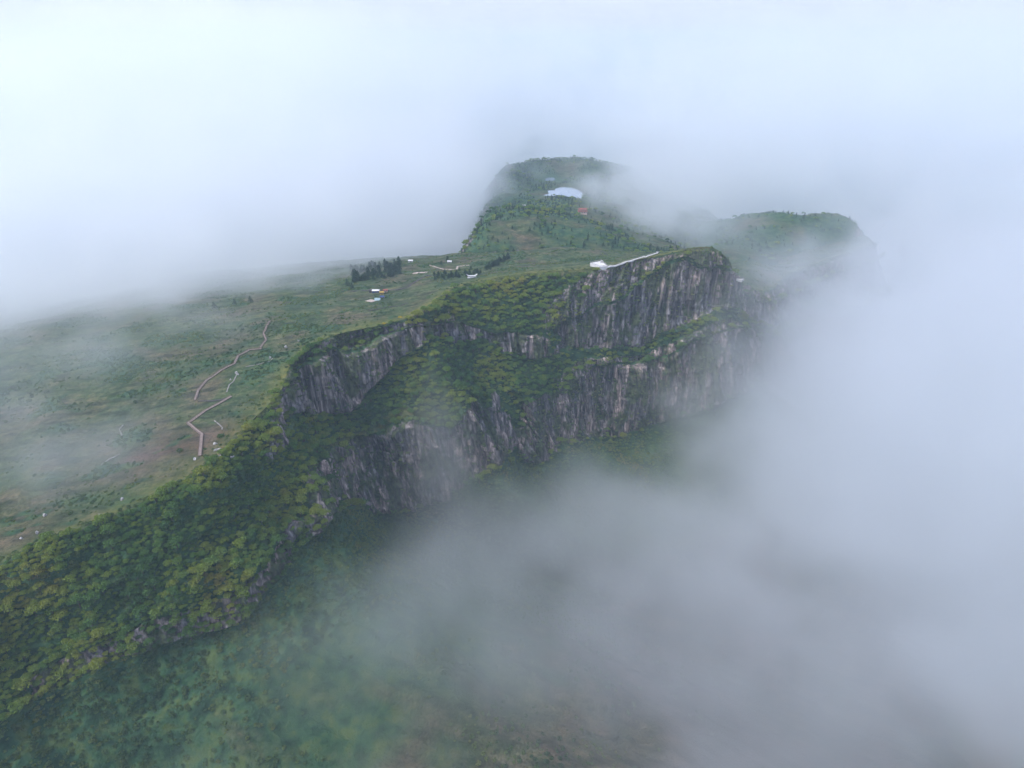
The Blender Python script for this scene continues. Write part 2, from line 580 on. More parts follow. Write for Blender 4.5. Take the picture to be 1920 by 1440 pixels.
cliff[r3] = 0.8 * wall_r[None] * sstep(0.25, 0.6, W[r3])[:, None]
near = 1 - sstep(s0[3] - 10, s0[5] + 10, S)                 # the soft green shoulder at the left has little bare rock
cliff *= 1 - near[None] * np.where(Zn == 4, 0.5, 0.9)[:, None]
# bites of vegetation into the faces
veg = fbm2(SS / 42.0, Zb / 34.0, 4, 21)
cliff *= 1 - sstep(0.34, 0.66, veg) * (0.8 - 0.55 * bare)[None]


def columns(s, z, width, seed):
    q = s / width + 0.35 * noise2(s / (width * 3), z / 70.0, seed)
    i = np.floor(q).astype(np.int64)
    lev = np.floor(z / 26.0 + 3 * _h(i + 7, i * 0 + seed)).astype(np.int64)
    return _h(i, i * 0 + seed * 3), _h(i, lev)


c1, l1 = columns(SS, Zb, 6.5, 5)
c2, l2 = columns(SS, Zb, 2.7, 9)
c3, l3 = columns(SS, Zb, 19.0, 13)
flute = 9.0 * fbm2(SS / 60.0, Zb / 190.0, 3, 31) + 3.2 * c3 + 2.6 * c1 + 1.6 * l1 + 1.1 * c2 + 0.9 * l2 + 1.6 * l3 + 1.2 * fbm2(SS / 3.0, Zb / 7.0, 3, 41)
soft = fbm3(G[..., 0] / 38, G[..., 1] / 38, G[..., 2] / 38, 5, 51) * 4.2
amp = np.zeros(NR)
amp[Zn == 1] = np.sin(np.pi * np.clip(W[Zn == 1], 0, 1)) * 0.9 + 0.15
amp[(Zn >= 2)] = 0.8
amp[Zn >= 5] = 1.0
amp[Zn == 0] = 0.0
disp = cliff * flute + (1 - cliff) * soft * amp[:, None] * (1 + 1.1 * near)[None]
G2 = G + nrm * disp[..., None]
r = Zn == 0
dist = np.hypot(G[r][..., 0] - rim[None, :, 0], G[r][..., 1] - rim[None, :, 1])
gx, gy = G[r][..., 0], G[r][..., 1]
roll = 2.6 * fbm2(gx / 70, gy / 70, 5, 61) + 0.9 * np.abs(fbm2(gx / 16 + .3 * gy / 16, gy / 7, 3, 71))
G2[r, :, 2] += roll * sstep(0, 30, dist) * (0.5 + 0.5 * sstep(30, 140, dist))

# masks for the material
rock = np.clip(cliff * 1.15, 0, 1)
uu, vv, ff = project(G2)
rimy = np.zeros((NR, NS))
rimy[r] = np.exp(-(dist / (9 + 8 * np.abs(fbm2(SS[r] / 30, dist / 30, 3, 81)))) ** 2) * sstep(s0[4], s0[6], S)[None] * 0.9
rimy[r] += np.exp(-(dist / 14) ** 2) * (1 - sstep(s0[4], s0[6], S))[None] * 0.45
rimy[Zn == 1] = 0.5 * (1 - sstep(0, 0.2, W[Zn == 1]))[:, None]


def patch(u, v, ru, rv, a=1.0):         # a patch of ground cover, centred on the spot a photo pixel shows
    p = at_z(u, v, float(0))
    e = at_z(u + ru, v, 0.0); f = at_z(u, v - rv, 0.0)
    rx, ry = np.hypot(*(e - p)[:2]), np.hypot(*(f - p)[:2])
    return a * np.exp(-((G2[..., 0] - p[0]) / rx) ** 2 - ((G2[..., 1] - p[1]) / ry) ** 2)


brown = np.zeros((NR, NS))
for a in ((300, 830, 130, 45, 1.1), (140, 760, 170, 50, .7), (420, 820, 60, 40, .5), (60, 970, 140, 40, .5), (470, 650, 60, 25, .5), (830, 490, 60, 14, .8), (730, 520, 50, 20, .5), (330, 650, 90, 20, .4)):
    brown += patch(*a)
brown *= (Zn == 0)[:, None] * (0.7 + 0.6 * fbm2(G2[..., 0] / 40, G2[..., 1] / 40, 4, 91))
lowb = sstep(0.03, 0.26, np.where(Zn == 7, W, 0)[:, None] + (Zn == 7)[:, None] * 0.06 * fbm2(SS / 14.0, W[:, None] * 40 * np.ones((1, NS)), 4, 98))
brown += lowb * np.clip(0.95 + 0.4 * fbm2(G2[..., 0] / 80, G2[..., 1] / 80, 4, 95), 0, 1)
brown = np.clip(brown, 0, 1)
wood = np.zeros((NR, NS))
wood[(Zn >= 1) & (Zn <= 4)] = 0.9
wood[Zn == 1] = (0.9 * sstep(0.05, 0.3, W[Zn == 1]))[:, None] * np.ones((1, NS))
lft = 1 - sstep(s0[5], s0[8], S)
wood[Zn == 5] = (0.85 - 0.25 * W[Zn == 5])[:, None] * (1 - lft) + 0.97 * lft
wood[Zn == 6] = (0.55 - 0.3 * W[Zn == 6])[:, None] * (1 - lft) + 0.92 * lft
ragged = 0.10 * fbm2(SS / 16.0, np.broadcast_to(W[:, None] * 30, (NR, NS)), 4, 96)
wood[Zn == 7] = (0.92 * lft[None] + 0.25 * (1 - lft)[None]) * (1 - sstep(0.02, 0.22, W[Zn == 7][:, None] + ragged[Zn == 7]))
for a in ((330, 690, 60, 12, .9), (280, 712, 45, 10, .8), (420, 668, 18, 16, .7), (520, 690, 25, 8, .7), (560, 560, 40, 8, .6), (460, 620, 30, 10, .5), (620, 575, 30, 8, .5), (120, 900, 60, 10, .6), (60, 850, 60, 10, .6), (330, 620, 60, 8, .5), (180, 660, 60, 10, .5), (700, 510, 45, 14, .8), (870, 515, 35, 6, .8), (400, 790, 14, 4, .6), (440, 778, 16, 4, .6), (240, 925, 60, 10, .5)):
    wood += patch(*a) * (Zn == 0)[:, None] * np.clip(1.0 + 0.9 * fbm2(G2[..., 0] / 18, G2[..., 1] / 9, 3, 97), 0, 1.4)
thick = fbm2(G2[..., 0] / 34, G2[..., 1] / 20, 5, 99)
wood += (Zn == 0)[:, None] * 0.9 * sstep(0.28, 0.6, thick) * (1 - rimy)
wood = np.clip(wood, 0, 1)
meadow = (Zn == 3)[:, None] * sstep(s0[5], s0[6], S)[None] * (1 - sstep(s0[8], s0[9], S))[None] * sstep(0.62, 0.85, W)[:, None]
wood *= 1 - 0.85 * meadow
rimy = np.clip(rimy + 0.55 * meadow, 0, 1)
land = link('terrain', grid_mesh('terrain', G2, dict(rock=rock, rim=rimy, brown=brown, wood=wood), M['land']), kind='structure')
land['label'] = 'green plateau ending in tall grey columnar cliffs with forested ledges and scree'
gn = normals(G2)

# ------------------------------------------------------------------ far hills, lake, valley floor
LAKE_Z, POND_Z = -55.0, -58.0
lake_px = [(1017, 366), (1030, 363), (1027, 357), (1041, 357), (1042, 353), (1056, 351), (1070, 352), (1084, 356), (1091, 361), (1091, 370), (1090, 376), (1083, 377), (1074, 373), (1062, 369), (1048, 366), (1036, 367), (1025, 367)]
pond_px = [(1023, 339), (1023, 335), (1028, 333), (1038, 333), (1041, 336), (1037, 339)]
lake_w = [tuple(at_z(u, v, LAKE_Z)[:2]) for u, v in lake_px]
pond_w = [tuple(at_z(u, v, POND_Z)[:2]) for u, v in pond_px]


def poly_dist(poly, x, y):
    d = np.full(np.shape(x), 1e9)
    for k in range(len(poly)):
        a, b = np.array(poly[k]), np.array(poly[(k + 1) % len(poly)])
        ab = b - a
        t = np.clip(((x - a[0]) * ab[0] + (y - a[1]) * ab[1]) / (ab @ ab), 0, 1)
        d = np.minimum(d, np.hypot(x - a[0] - t * ab[0], y - a[1] - t * ab[1]))
    return np.where(in_poly(poly, x, y), -d, d)


def hill(name, label, pts, x0, x1, y0, y1, step, amp, lakes=(), woody=0.55):
    f = rbf(pts, 0.03)
    xs, ys = np.arange(x0, x1 + 1, step), np.arange(y0, y1 + 1, step)
    X, Y = np.meshgrid(xs, ys)
    Z = f(X, Y) + amp * fbm2(X / 60, Y / 60, 5, 101) + 0.25 * amp * fbm2(X / 9, Y / 9, 3, 105)
    inner = np.minimum.reduce([X - x0, x1 - X, Y - y0, y1 - Y])
    Z = Z - 90 * (1 - sstep(0, 70, inner))          # the flanks run down below the neighbouring ground
    Z = np.maximum(Z, VAL - 5)
    for poly, lz, rad in lakes:
        d = poly_dist(poly, X, Y)
        k = sstep(0, rad, d)
        Z = np.where(d < 0, lz - 1.5, (lz + 0.4 + 0.02 * d) * (1 - k) + Z * k)
    P = np.stack([X, Y, Z], -1)
    gz = np.hypot(np.gradient(Z, step, axis=0), np.gradient(Z, step, axis=1))
    st = np.degrees(np.arctan(gz))
    wd = np.clip(woody + 1.2 * fbm2(X / 70, Y / 50, 4, 111) + sstep(14, 30, st) * 0.6, 0, 1)
    br = np.clip(-0.05 + 0.7 * fbm2(X / 90, Y / 60, 4, 121), 0, 0.8)
    o = link(name, grid_mesh(name, P, dict(rock=sstep(44, 58, st), rim=np.zeros_like(Z), brown=br, wood=wd), M['land']), kind='structure')
    o['label'] = label
    return o, P, wd, st


far_pts = [at_z(*p) for p in [(890, 485, -16), (1000, 500, -18), (1100, 497, -18), (895, 428, 4), (940, 432, 6), (1000, 445, 0), (1100, 462, -8), (1150, 470, -14), (920, 395, -5), (1000, 400, -18), (1090, 398, -23),
                              (1150, 430, -25), (930, 365, -40), (1000, 370, -50), (1060, 364, -55), (1120, 360, -52), (1032, 336, -60), (950, 328, -46), (945, 314, -38), (1000, 301, -30), (1060, 297, -30), (1110, 299, -32), (1180, 315, -45)]]
far_pts += [(-72, 900, -30), (-80, 1000, -55), (-135, 1000, -190), (-82, 1200, -85), (-140, 1200, -215), (-74, 1450, -105), (-130, 1450, -225), (-72, 1700, -105), (-130, 1700, -225), (330, 1450, -72), (470, 1450, -160), (290, 1050, -60), (420, 1080, -140),
            (0, 2000, -110), (200, 2000, -110), (100, 2250, -260), (450, 1900, -200), (-200, 2100, -260), (-240, 1000, -290), (-240, 1450, -300)]
far, FP, Fw, Fst = hill('hill', 'far green hill with a lake and scattered woods beyond the plateau', far_pts, -300, 560, 830, 2260, 4.0, 3.5, [(lake_w, LAKE_Z, 60.0), (pond_w, POND_Z, 110.0)])
rt_pts = [at_z(*p) for p in [(1430, 412, -50), (1500, 402, -46), (1570, 404, -48), (1615, 430, -62), (1450, 500, -64), (1550, 500, -96), (1600, 560, -150), (1400, 482, -42), (1380, 450, -55)]]
rt_pts += [(690, 1230, -190), (740, 1300, -330), (700, 1100, -330), (300, 1150, -90), (420, 1450, -110), (560, 1450, -110), (500, 1650, -250), (720, 1500, -330), (480, 900, -180), (600, 960, -330), (250, 1300, -150)]
rt, RP, Rw, Rst = hill('hill', 'misty blue-green hill with a blunt cliff end behind the summit', rt_pts, 240, 860, 880, 1700, 4.0, 4.0, woody=1.0)

wm, wnt, wb = nodes('still_water')
wb.inputs['Base Color'].default_value = (0.20, 0.25, 0.32, 1)   # pale base colour stands in for the bright sky reflection
wb.inputs['Roughness'].default_value = 0.06
wb.inputs['Specular IOR Level'].default_value = 0.9
wnz = N(wnt, 'ShaderNodeTexNoise', Scale=0.8, Detail=3.0)
wtc = N(wnt, 'ShaderNodeTexCoord'); wnt.links.new(wtc.outputs['Object'], wnz.inputs['Vector'])
wbp = N(wnt, 'ShaderNodeBump', Strength=0.04, Distance=0.05)
wnt.links.new(wnz.outputs['Fac'], wbp.inputs['Height']); wnt.links.new(wbp.outputs[0], wb.inputs['Normal'])


def water(name, poly, z, label):
    c = np.mean(poly, axis=0)
    big = [(c + (np.array(p) - c) * 1.03) for p in poly]
    me = mesh_from(name, [(p[0], p[1], z) for p in big], [tuple(range(len(big)))][:1], wm)
    if me.polygons[0].normal.z < 0:
        me.flip_normals()
    return link(name, me, kind='structure', label=label)


water('lake', lake_w, LAKE_Z, 'pale reflecting lake on the far hill')
water('pond', pond_w, POND_Z, 'small pale pond behind the lake on the far hill')

gm, gnt, gb = nodes('valley_ground')
ggeo = N(gnt, 'ShaderNodeNewGeometry')
gz1 = N(gnt, 'ShaderNodeTexNoise', Scale=0.008, Detail=8.0)
gnt.links.new(ggeo.outputs['Position'], gz1.inputs['Vector'])
gnt.links.new(ramp(gnt, gz1.outputs['Fac'], [(0.35, (0.035, 0.06, 0.03)), (0.52, (0.08, 0.09, 0.05)), (0.66, (0.14, 0.10, 0.08))]), gb.inputs['Base Color'])
gv = np.r_[np.linspace(-20000, -1500, 12), np.linspace(-1400, 2600, 130), np.linspace(2800, 22000, 14)]
GX, GY = np.meshgrid(gv, gv)
GZ = VAL - 6 + 14 * fbm2(GX / 160, GY / 160, 5, 131) - 10
link('ground', grid_mesh('ground', np.stack([GX, GY, GZ], -1), None, gm), kind='structure', label='dim brown and green valley floor under the cloud')

# ------------------------------------------------------------------ placing things on the mountain
allP = np.concatenate([G2.reshape(-1, 3), FP.reshape(-1, 3), RP.reshape(-1, 3)])


def build_height():
    lo = np.array([-1100.0, 40.0]); cell = 3.0
    nx, ny = 700, 740
    H = np.full((nx, ny), -1e9)
    i = np.clip(((allP[:, :2] - lo) / cell).astype(int), 0, [nx - 1, ny - 1])
    np.maximum.at(H, (i[:, 0], i[:, 1]), allP[:, 2])
    for _ in range(6):
        m = H < -1e8
        if not m.any():
            break
        nb = np.maximum.reduce([np.roll(H, 1, 0), np.roll(H, -1, 0), np.roll(H, 1, 1), np.roll(H, -1, 1)])
        H[m] = nb[m]
    return lo, cell, H


H_LO, H_C, H_MAP = build_height()


def ground_at(x, y):
    q = (np.array([x, y]) - H_LO) / H_C - 0.5
    i = np.floor(q).astype(int)
    f = q - i
    i = np.clip(i, 0, np.array(H_MAP.shape) - 2)
    h = H_MAP
    return float((h[i[0], i[1]] * (1 - f[0]) + h[i[0] + 1, i[1]] * f[0]) * (1 - f[1]) + (h[i[0], i[1] + 1] * (1 - f[0]) + h[i[0] + 1, i[1] + 1] * f[0]) * f[1])


def on_ground(u, v, t0=250.0, t1=2200.0):           # where the sight line of a photo pixel meets the ground
    d = ray(u, v)
    t = t0
    while t < t1:
        p = np.array([0, 0, CAM_Z]) + d * t
        if p[2] <= ground_at(p[0], p[1]):
            return np.array([p[0], p[1], ground_at(p[0], p[1])])
        t += 0.8
    return np.array([0, 0, CAM_Z]) + d * t1

# ------------------------------------------------------------------ trees and shrubs
def leaf_cloud(pts, nrm_dir, size, r, flat=0.35):
    n = len(pts)
    d = nrm_dir + 0.75 * r.normal(size=(n, 3))
    d /= np.linalg.norm(d, axis=1)[:, None]
    a = np.cross(d, r.normal(size=(n, 3)))
    a /= np.linalg.norm(a, axis=1)[:, None] + 1e-9
    b = np.cross(d, a)
    s = size * (0.6 + 0.8 * r.random(n))[:, None]
    q = np.stack([pts + a * s, pts + b * s * 0.8, pts - a * s, pts - b * s * 0.8], 1)
    return q.reshape(-1, 3)


def quads(name, v, material):
    n = len(v) // 4
    me = bpy.data.meshes.new(name)
    me.vertices.add(len(v))
    me.vertices.foreach_set('co', v.astype(np.float32).ravel())
    me.loops.add(len(v))
    me.loops.foreach_set('vertex_index', np.arange(len(v), dtype=np.int32))
    me.polygons.add(n)
    me.polygons.foreach_set('loop_start', (np.arange(n) * 4).astype(np.int32))
    me.update(calc_edges=True)
    me.materials.append(material)
    return me


def crown_broad(seed):                   # unit crown, radius 1, standing on z = 0
    r = np.random.default_rng(seed)
    k = r.integers(8, 13)
    L = []
    for i in range(k):
        a = 2.399 * i + r.random()
        rad = 0.72 * math.sqrt((i + 0.4) / k)
        rr = r.uniform(0.30, 0.46)
        c = np.array([rad * math.cos(a), rad * math.sin(a), 0.75 + 0.45 * (1 - rad ** 2) + r.uniform(-.14, .14)])
        n = int(330 * rr * rr * 4 / 3)
        d = r.normal(size=(n, 3)); d /= np.linalg.norm(d, axis=1)[:, None]
        d[:, 2] = np.where(d[:, 2] < -0.25, -d[:, 2], d[:, 2])
        L.append(leaf_cloud(c + d * rr * np.array([1.1, 1.1, 0.85]) * r.uniform(0.8, 1.05, (n, 1)), d, 0.085, r))
    return quads('crown', np.concatenate(L), M['leaf'])


def crown_pine(seed):                    # unit height
    r = np.random.default_rng(seed)
    L = []
    for t in range(9):
        z = 0.16 + 0.09 * t
        rad = 0.30 * (1 - (z - 0.1) / 0.95) + 0.02
        n = int(34 * (rad / 0.3) + 8)
        a = r.random(n) * 6.283
        q = rad * np.sqrt(r.random(n)) * r.uniform(.7, 1.15, n)
        P = np.c_[q * np.cos(a), q * np.sin(a), z - 0.25 * q + r.uniform(-.03, .03, n)]
        d = np.c_[np.cos(a) * .6, np.sin(a) * .6, np.full(n, .7)]
        L.append(leaf_cloud(P, d, 0.045, r))
    return quads('crown', np.concatenate(L), M['needle'])


def crown_shrub(seed):
    r = np.random.default_rng(seed)
    n = 150
    d = r.normal(size=(n, 3)); d /= np.linalg.norm(d, axis=1)[:, None]
    d[:, 2] = np.abs(d[:, 2])
    lump = 0.8 + 0.3 * noise3(d[:, 0] * 2 + seed, d[:, 1] * 2, d[:, 2] * 2, 5)[:, None]
    return quads('shrub', leaf_cloud(d * np.array([1, 1, 0.75]) * lump * r.uniform(.75, 1, (n, 1)), d, 0.16, r), M['shrub'])


def trunk_mesh(seed, pine=False):
    r = np.random.default_rng(seed)
    mb = MB()

    def taper(a, b, ra, rb):
        a, b = np.array(a, float), np.array(b, float)
        d = (b - a) / np.linalg.norm(b - a)
        s = np.cross(d, (0.3, 0.9, 0.1)); s /= np.linalg.norm(s); t = np.cross(d, s)
        ring = [(math.cos(k * 1.0472), math.sin(k * 1.0472)) for k in range(6)]
        mb.prism([a + (s * x + t * y) * ra for x, y in ring], [b + (s * x + t * y) * rb for x, y in ring])
    if pine:
        taper((0, 0, -.08), (0, 0, .55), .028, .016); taper((0, 0, .55), (0, 0, .97), .016, .004)
    else:
        taper((0, 0, -.5), (0.03, 0, .45), .085, .06)
        for k in range(4):
            a = k * 1.57 + r.random()
            taper((0.03, 0, .42), (.45 * math.cos(a), .45 * math.sin(a), .95 + .2 * r.random()), .05, .018)
    return mb.mesh('trunk', M['bark'])


BROAD = [crown_broad(300 + k) for k in range(7)]
PINE = [crown_pine(320 + k) for k in range(3)]
SHRUB = [crown_shrub(330 + k) for k in range(4)]
TR_B = [trunk_mesh(340 + k) for k in range(3)]
TR_P = [trunk_mesh(350, True)]


def thin(P, rad, seed):                  # keep points that are at least their radius apart
    order = np.random.default_rng(seed).permutation(len(P))
    cell = {}
    keep = []
    c = 6.0
    for i in order:
        p = P[i]; r0 = rad[i]
        k = (int(p[0] // c), int(p[1] // c), int(p[2] // c))
        ok = True
        m = 1 + int(r0 // c)
        for a in range(-m, m + 1):
            for b in range(-m, m + 1):
                for d in range(-m, m + 1):
                    for j in cell.get((k[0] + a, k[1] + b, k[2] + d), ()):
                        q = P[j]
                        if (p[0] - q[0]) ** 2 + (p[1] - q[1]) ** 2 + (p[2] - q[2]) ** 2 < (0.5 * (r0 + rad[j])) ** 2:
                            ok = False
                            break
                    if not ok: break
                if not ok: break
            if not ok: break
        if ok:
            cell.setdefault(k, []).append(i)
            keep.append(i)
    return np.array(keep, int)


# area of each grid vertex
ga = np.linalg.norm(np.cross(np.gradient(G2, axis=0), np.gradient(G2, axis=1)), axis=-1)


def scatter(dens, lo, hi, seed, power=1.6):
    """candidates over the main terrain: dens = trees per square metre"""
    r = np.random.default_rng(seed)
    lam = np.clip(ga * dens, 0, 1)
    ii, jj = np.nonzero(r.random(lam.shape) < lam)
    i1, j1 = np.minimum(ii + 1, NR - 1), np.minimum(jj + 1, NS - 1)
    P = G2[ii, jj] + r.random((len(ii), 1)) * (G2[i1, jj] - G2[ii, jj]) + r.random((len(ii), 1)) * (G2[ii, j1] - G2[ii, jj])
    R = lo + (hi - lo) * r.random(len(ii)) ** power
    return P, R, ii, jj


u2, v2, f2 = project(G2)
seen = (u2 > -40) & (u2 < 1960) & (v2 > 200) & (v2 < 1480)
gzs = np.clip(np.abs(gn[..., 2]), 0, 1)
wd = np.zeros((NR, NS))
clump = fbm2(G2[..., 0] / 55 + 3, G2[..., 1] / 55, 4, 401)
sR = S[None] * np.ones((NR, 1))
is_left = 1 - sstep(s0[4] - 10, s0[6], sR)
z1 = (Zn == 1)[:, None]; z3 = (Zn == 3)[:, None]
wd += z1 * sstep(0.10, 0.30, W)[:, None] * sstep(0.25, 0.4, gzs) * np.clip(1.0 + 0.5 * clump, 0.2, 1)
wd += z3 * np.clip(0.9 + 0.6 * clump, 0, 1) * (1 - 0.97 * meadow) * sstep(0.15, 0.3, gzs)
wd += ((Zn == 2) | (Zn == 4))[:, None] * is_left * 0.9 * (1 - 0.9 * np.clip(rock * 1.3, 0, 1))
wd += ((Zn == 2) | (Zn == 4))[:, None] * (1 - is_left) * 0.22 * (1 - np.clip(rock * 1.2, 0, 1))
wd *= 1 - 0.93 * np.clip(cliff * 1.4, 0, 1) * (Zn <= 3)[:, None]
wd *= 1 - z3 * wall_r[None] * 0.7
wd *= 1 - z1 * sstep(s0[12] - 10, s0[12] + 15, sR)
wd *= seen
P, R, ti, tj = scatter(wd * (0.17 + 0.16 * is_left), 2.0, 5.4, 411)
R = np.where(is_left[ti, tj] > 0.5, 1.5 + 3.6 * np.random.default_rng(8).random(len(R)) ** 2.6, R)
kp = thin(P, R * 0.98, 412)
P, R, ti, tj = P[kp], R[kp], ti[kp], tj[kp]
# scrub on the scree, the cliffs and the plateau
ws = np.zeros((NR, NS))
ws += (Zn == 5)[:, None] * (0.75 - 0.25 * W)[:, None] + (Zn == 6)[:, None] * (0.5 - 0.25 * W)[:, None] + (Zn == 7)[:, None] * (0.3 * (1 - sstep(0.1, 0.5, W)))[:, None] * np.clip(0.5 + 1.2 * clump, 0, 1)
ws += ((Zn == 2) | (Zn == 4))[:, None] * 0.28 * (1 - 0.55 * rock) + z3 * 0.35 + z1 * 0.5
ws += (Zn == 0)[:, None] * 0.26 * sstep(0.0, 0.7, fbm2(G2[..., 0] / 45, G2[..., 1] / 25, 4, 421)) * (1 - 0.6 * brown) + (Zn == 0)[:, None] * 0.8 * wood ** 2
ws *= seen
SP, SR, si_, sj_ = scatter(ws * 0.22, 0.7, 2.3, 431, 1.6)
SR = np.where(Zn[si_] == 0, SR * 0.75, SR)
print('trees', len(P), 'shrubs', len(SP))


def points_object(name, P, R, protos, label, cat, seed, sink=0.1):
    r = np.random.default_rng(seed)
    me = bpy.data.meshes.new(name)
    me.vertices.add(len(P))
    Q = P.copy(); Q[:, 2] -= R * sink
    me.vertices.foreach_set('co', Q.astype(np.float32).ravel())
    for nm, val in (('size', R), ('spin', r.random(len(P)) * 6.283)):
        at = me.attributes.new(nm, 'FLOAT', 'POINT'); at.data.foreach_set('value', val.astype(np.float32))
    at = me.attributes.new('pick', 'INT', 'POINT'); at.data.foreach_set('value', r.integers(0, len(protos), len(P)).astype(np.int32))
    me.materials.append(protos[0].data.materials[0])
    o = link(name, me, kind='stuff', label=label, category=cat)
    g = bpy.data.node_groups.new(name, 'GeometryNodeTree')
    g.interface.new_socket('Geometry', in_out='INPUT', socket_type='NodeSocketGeometry')
    g.interface.new_socket('Geometry', in_out='OUTPUT', socket_type='NodeSocketGeometry')
    nn, L = g.nodes, g.links
    gi, go = nn.new('NodeGroupInput'), nn.new('NodeGroupOutput')
    j = nn.new('GeometryNodeJoinGeometry')
    for p in protos:
        oi = nn.new('GeometryNodeObjectInfo'); oi.transform_space = 'ORIGINAL'
        oi.inputs['Object'].default_value = p
        oi.inputs['As Instance'].default_value = True
        L.new(oi.outputs['Geometry'], j.inputs[0])
    ip = nn.new('GeometryNodeInstanceOnPoints')
    ip.inputs['Pick Instance'].default_value = True

    def na(k, t='FLOAT'):
        a = nn.new('GeometryNodeInputNamedAttribute'); a.data_type = t; a.inputs['Name'].default_value = k
        return a.outputs[0]
    L.new(gi.outputs[0], ip.inputs['Points']); L.new(j.outputs[0], ip.inputs['Instance'])
    L.new(na('pick', 'INT'), ip.inputs['Instance Index'])
    cx = nn.new('ShaderNodeCombineXYZ'); L.new(na('spin'), cx.inputs['Z'])
    L.new(cx.outputs[0], ip.inputs['Rotation'])
    L.new(na('size'), ip.inputs['Scale'])
    L.new(ip.outputs[0], go.inputs[0])
    o.modifiers.new('scatter', 'NODES').node_group = g
    return o


ZONE = {'shoulder': ('rounded broadleaf tree in the dense wood on the green shoulder below the boardwalk', 'trees on the green shoulder'),
        'cap': ('rounded broadleaf tree in the sunlit wood just under the grassy cliff rim', 'trees under the grassy rim'),
        'ledge': ('rounded broadleaf tree in the wood on the ledge between upper and lower cliff', 'trees on the ledge between the cliffs')}


def tree(p, r0, k, name, label, cat, group, crown, trunk, rz, squash=1.0):
    e = link(name, None, loc=p, label=label, category=cat, group=group)
    e.rotation_euler = (0, 0, rz)
    e.scale = (r0, r0, r0 * squash)
    c = link('crown', crown, e)
    link('trunk', trunk, e)
    return c


tu, tv, tf = project(P)
zone = np.where(is_left[ti, tj] > 0.5, 0, np.where(Zn[ti] <= 2, 1, 2))
score = R / tf
score[(tu < 5) | (tu > 1300) | (tv > 1300)] = 0
pick = []
for z_, n_ in ((0, 90), (1, 105), (2, 95)):
    c = np.nonzero(zone == z_)[0]
    pick += list(c[np.argsort(-score[c])][:n_])
pick = np.array(pick)
crown_protos = [None] * len(BROAD)
rr_ = random.Random(5)
for n_, i in enumerate(pick):
    lab, grp = list(ZONE.values())[zone[i]]
    k = n_ % len(BROAD)
    c = tree(P[i] - np.array([0, 0, 0.1 * R[i]]), float(R[i]), k, 'broadleaf_tree', lab, 'tree', grp, BROAD[k], TR_B[n_ % 3], rr_.random() * 6.28)
    if crown_protos[k] is None:
        crown_protos[k] = c
rest = np.ones(len(P), bool); rest[pick] = False
points_object('forest', P[rest], R[rest], crown_protos, 'dense green canopy of the remaining wood on the cliff slopes', 'forest', 441)
# single dark trees and the grove on the plateau
r = np.random.default_rng(77)
pine_protos = []


def pine(u, v, h, label, group):
    p = on_ground(u, v, 400)
    k = len(pine_protos) % 3
    c = tree(p, h, k, 'pine_tree', label, 'tree', group, PINE[int(r.integers(0, 3))] if len(pine_protos) >= 3 else PINE[k], TR_P[0], float(r.random() * 6.28))
    c.parent.scale = (h * 1.45, h * 1.45, h)
    pine_protos.append(c)


for u, v, h, lab in ((660, 541, 7.0, 'small dark pine standing alone left of the huts at the edge of the cloud'), (651, 535, 8.0, 'misty pine at the cloud edge left of the lone dark pine'),
                     (839, 489, 7.0, 'lone pointed pine on the meadow beside the small white roof'), (827, 497, 5.5, 'small round dark pine just below the lone pointed pine'),
                     (748, 497, 12.0, 'tall dark pine at the right end of the grove'), (722, 500, 11.0, 'tall pine rising from the middle of the grove'),
                     (402, 578, 8.0, 'hazy pine on the left skyline of the plateau, leftmost of three'), (470, 566, 7.5, 'hazy pine on the plateau skyline, rightmost of three'), (440, 570, 6.5, 'hazy pine on the plateau skyline, middle of three')):
    pine(u, v, h, lab, 'single pines on the plateau')
for k in range(90):
    a, b = r.random(), r.random()
    pine(656 + 96 * a, 526 - 27 * b + 5 * (1 - a) - 7 * a, 5.5 + 4 * r.random(), 'dark pine in the grove at the cloud edge behind the huts', 'pines of the grove behind the huts')
for k in range(40):
    a = k / 39
    pine(912 + 42 * a + r.normal() * 2, 505 - 22 * a + r.normal() * 1.5, 4.5 + 2.5 * r.random(), 'dark pine in the diagonal belt between the green meadows', 'pines of the diagonal belt')
for k in range(40):
    a = k / 39
    pine(812 + 90 * a + r.normal() * 3, 520 - 6 * a + r.normal() * 3, 3.5 + 2.5 * r.random(), 'dark low pine in the thicket behind the long white structure', 'pines of the thicket behind the rim')

shrub_protos = []
for u, v, s, lab in ((337, 846, 2.6, 'dark green bush left of the lower boardwalk'), (414, 819, 2.8, 'dark flat bush right of the lower boardwalk bend'),
                     (375, 878, 2.6, 'grey-green bush at the lower end of the boardwalk'), (462, 795, 2.4, 'small round bush on the slope right of the boardwalk')):
    o = link('bush', SHRUB[len(shrub_protos)], loc=on_ground(u, v, 250), label=lab, category='bush')
    o.scale = (s, s, s)
    o.rotation_euler = (0, 0, float(r.random() * 6))
    shrub_protos.append(o)
points_object('scrub', SP, SR, shrub_protos, 'low green scrub over scree, ledges and plateau', 'scrub', 451)

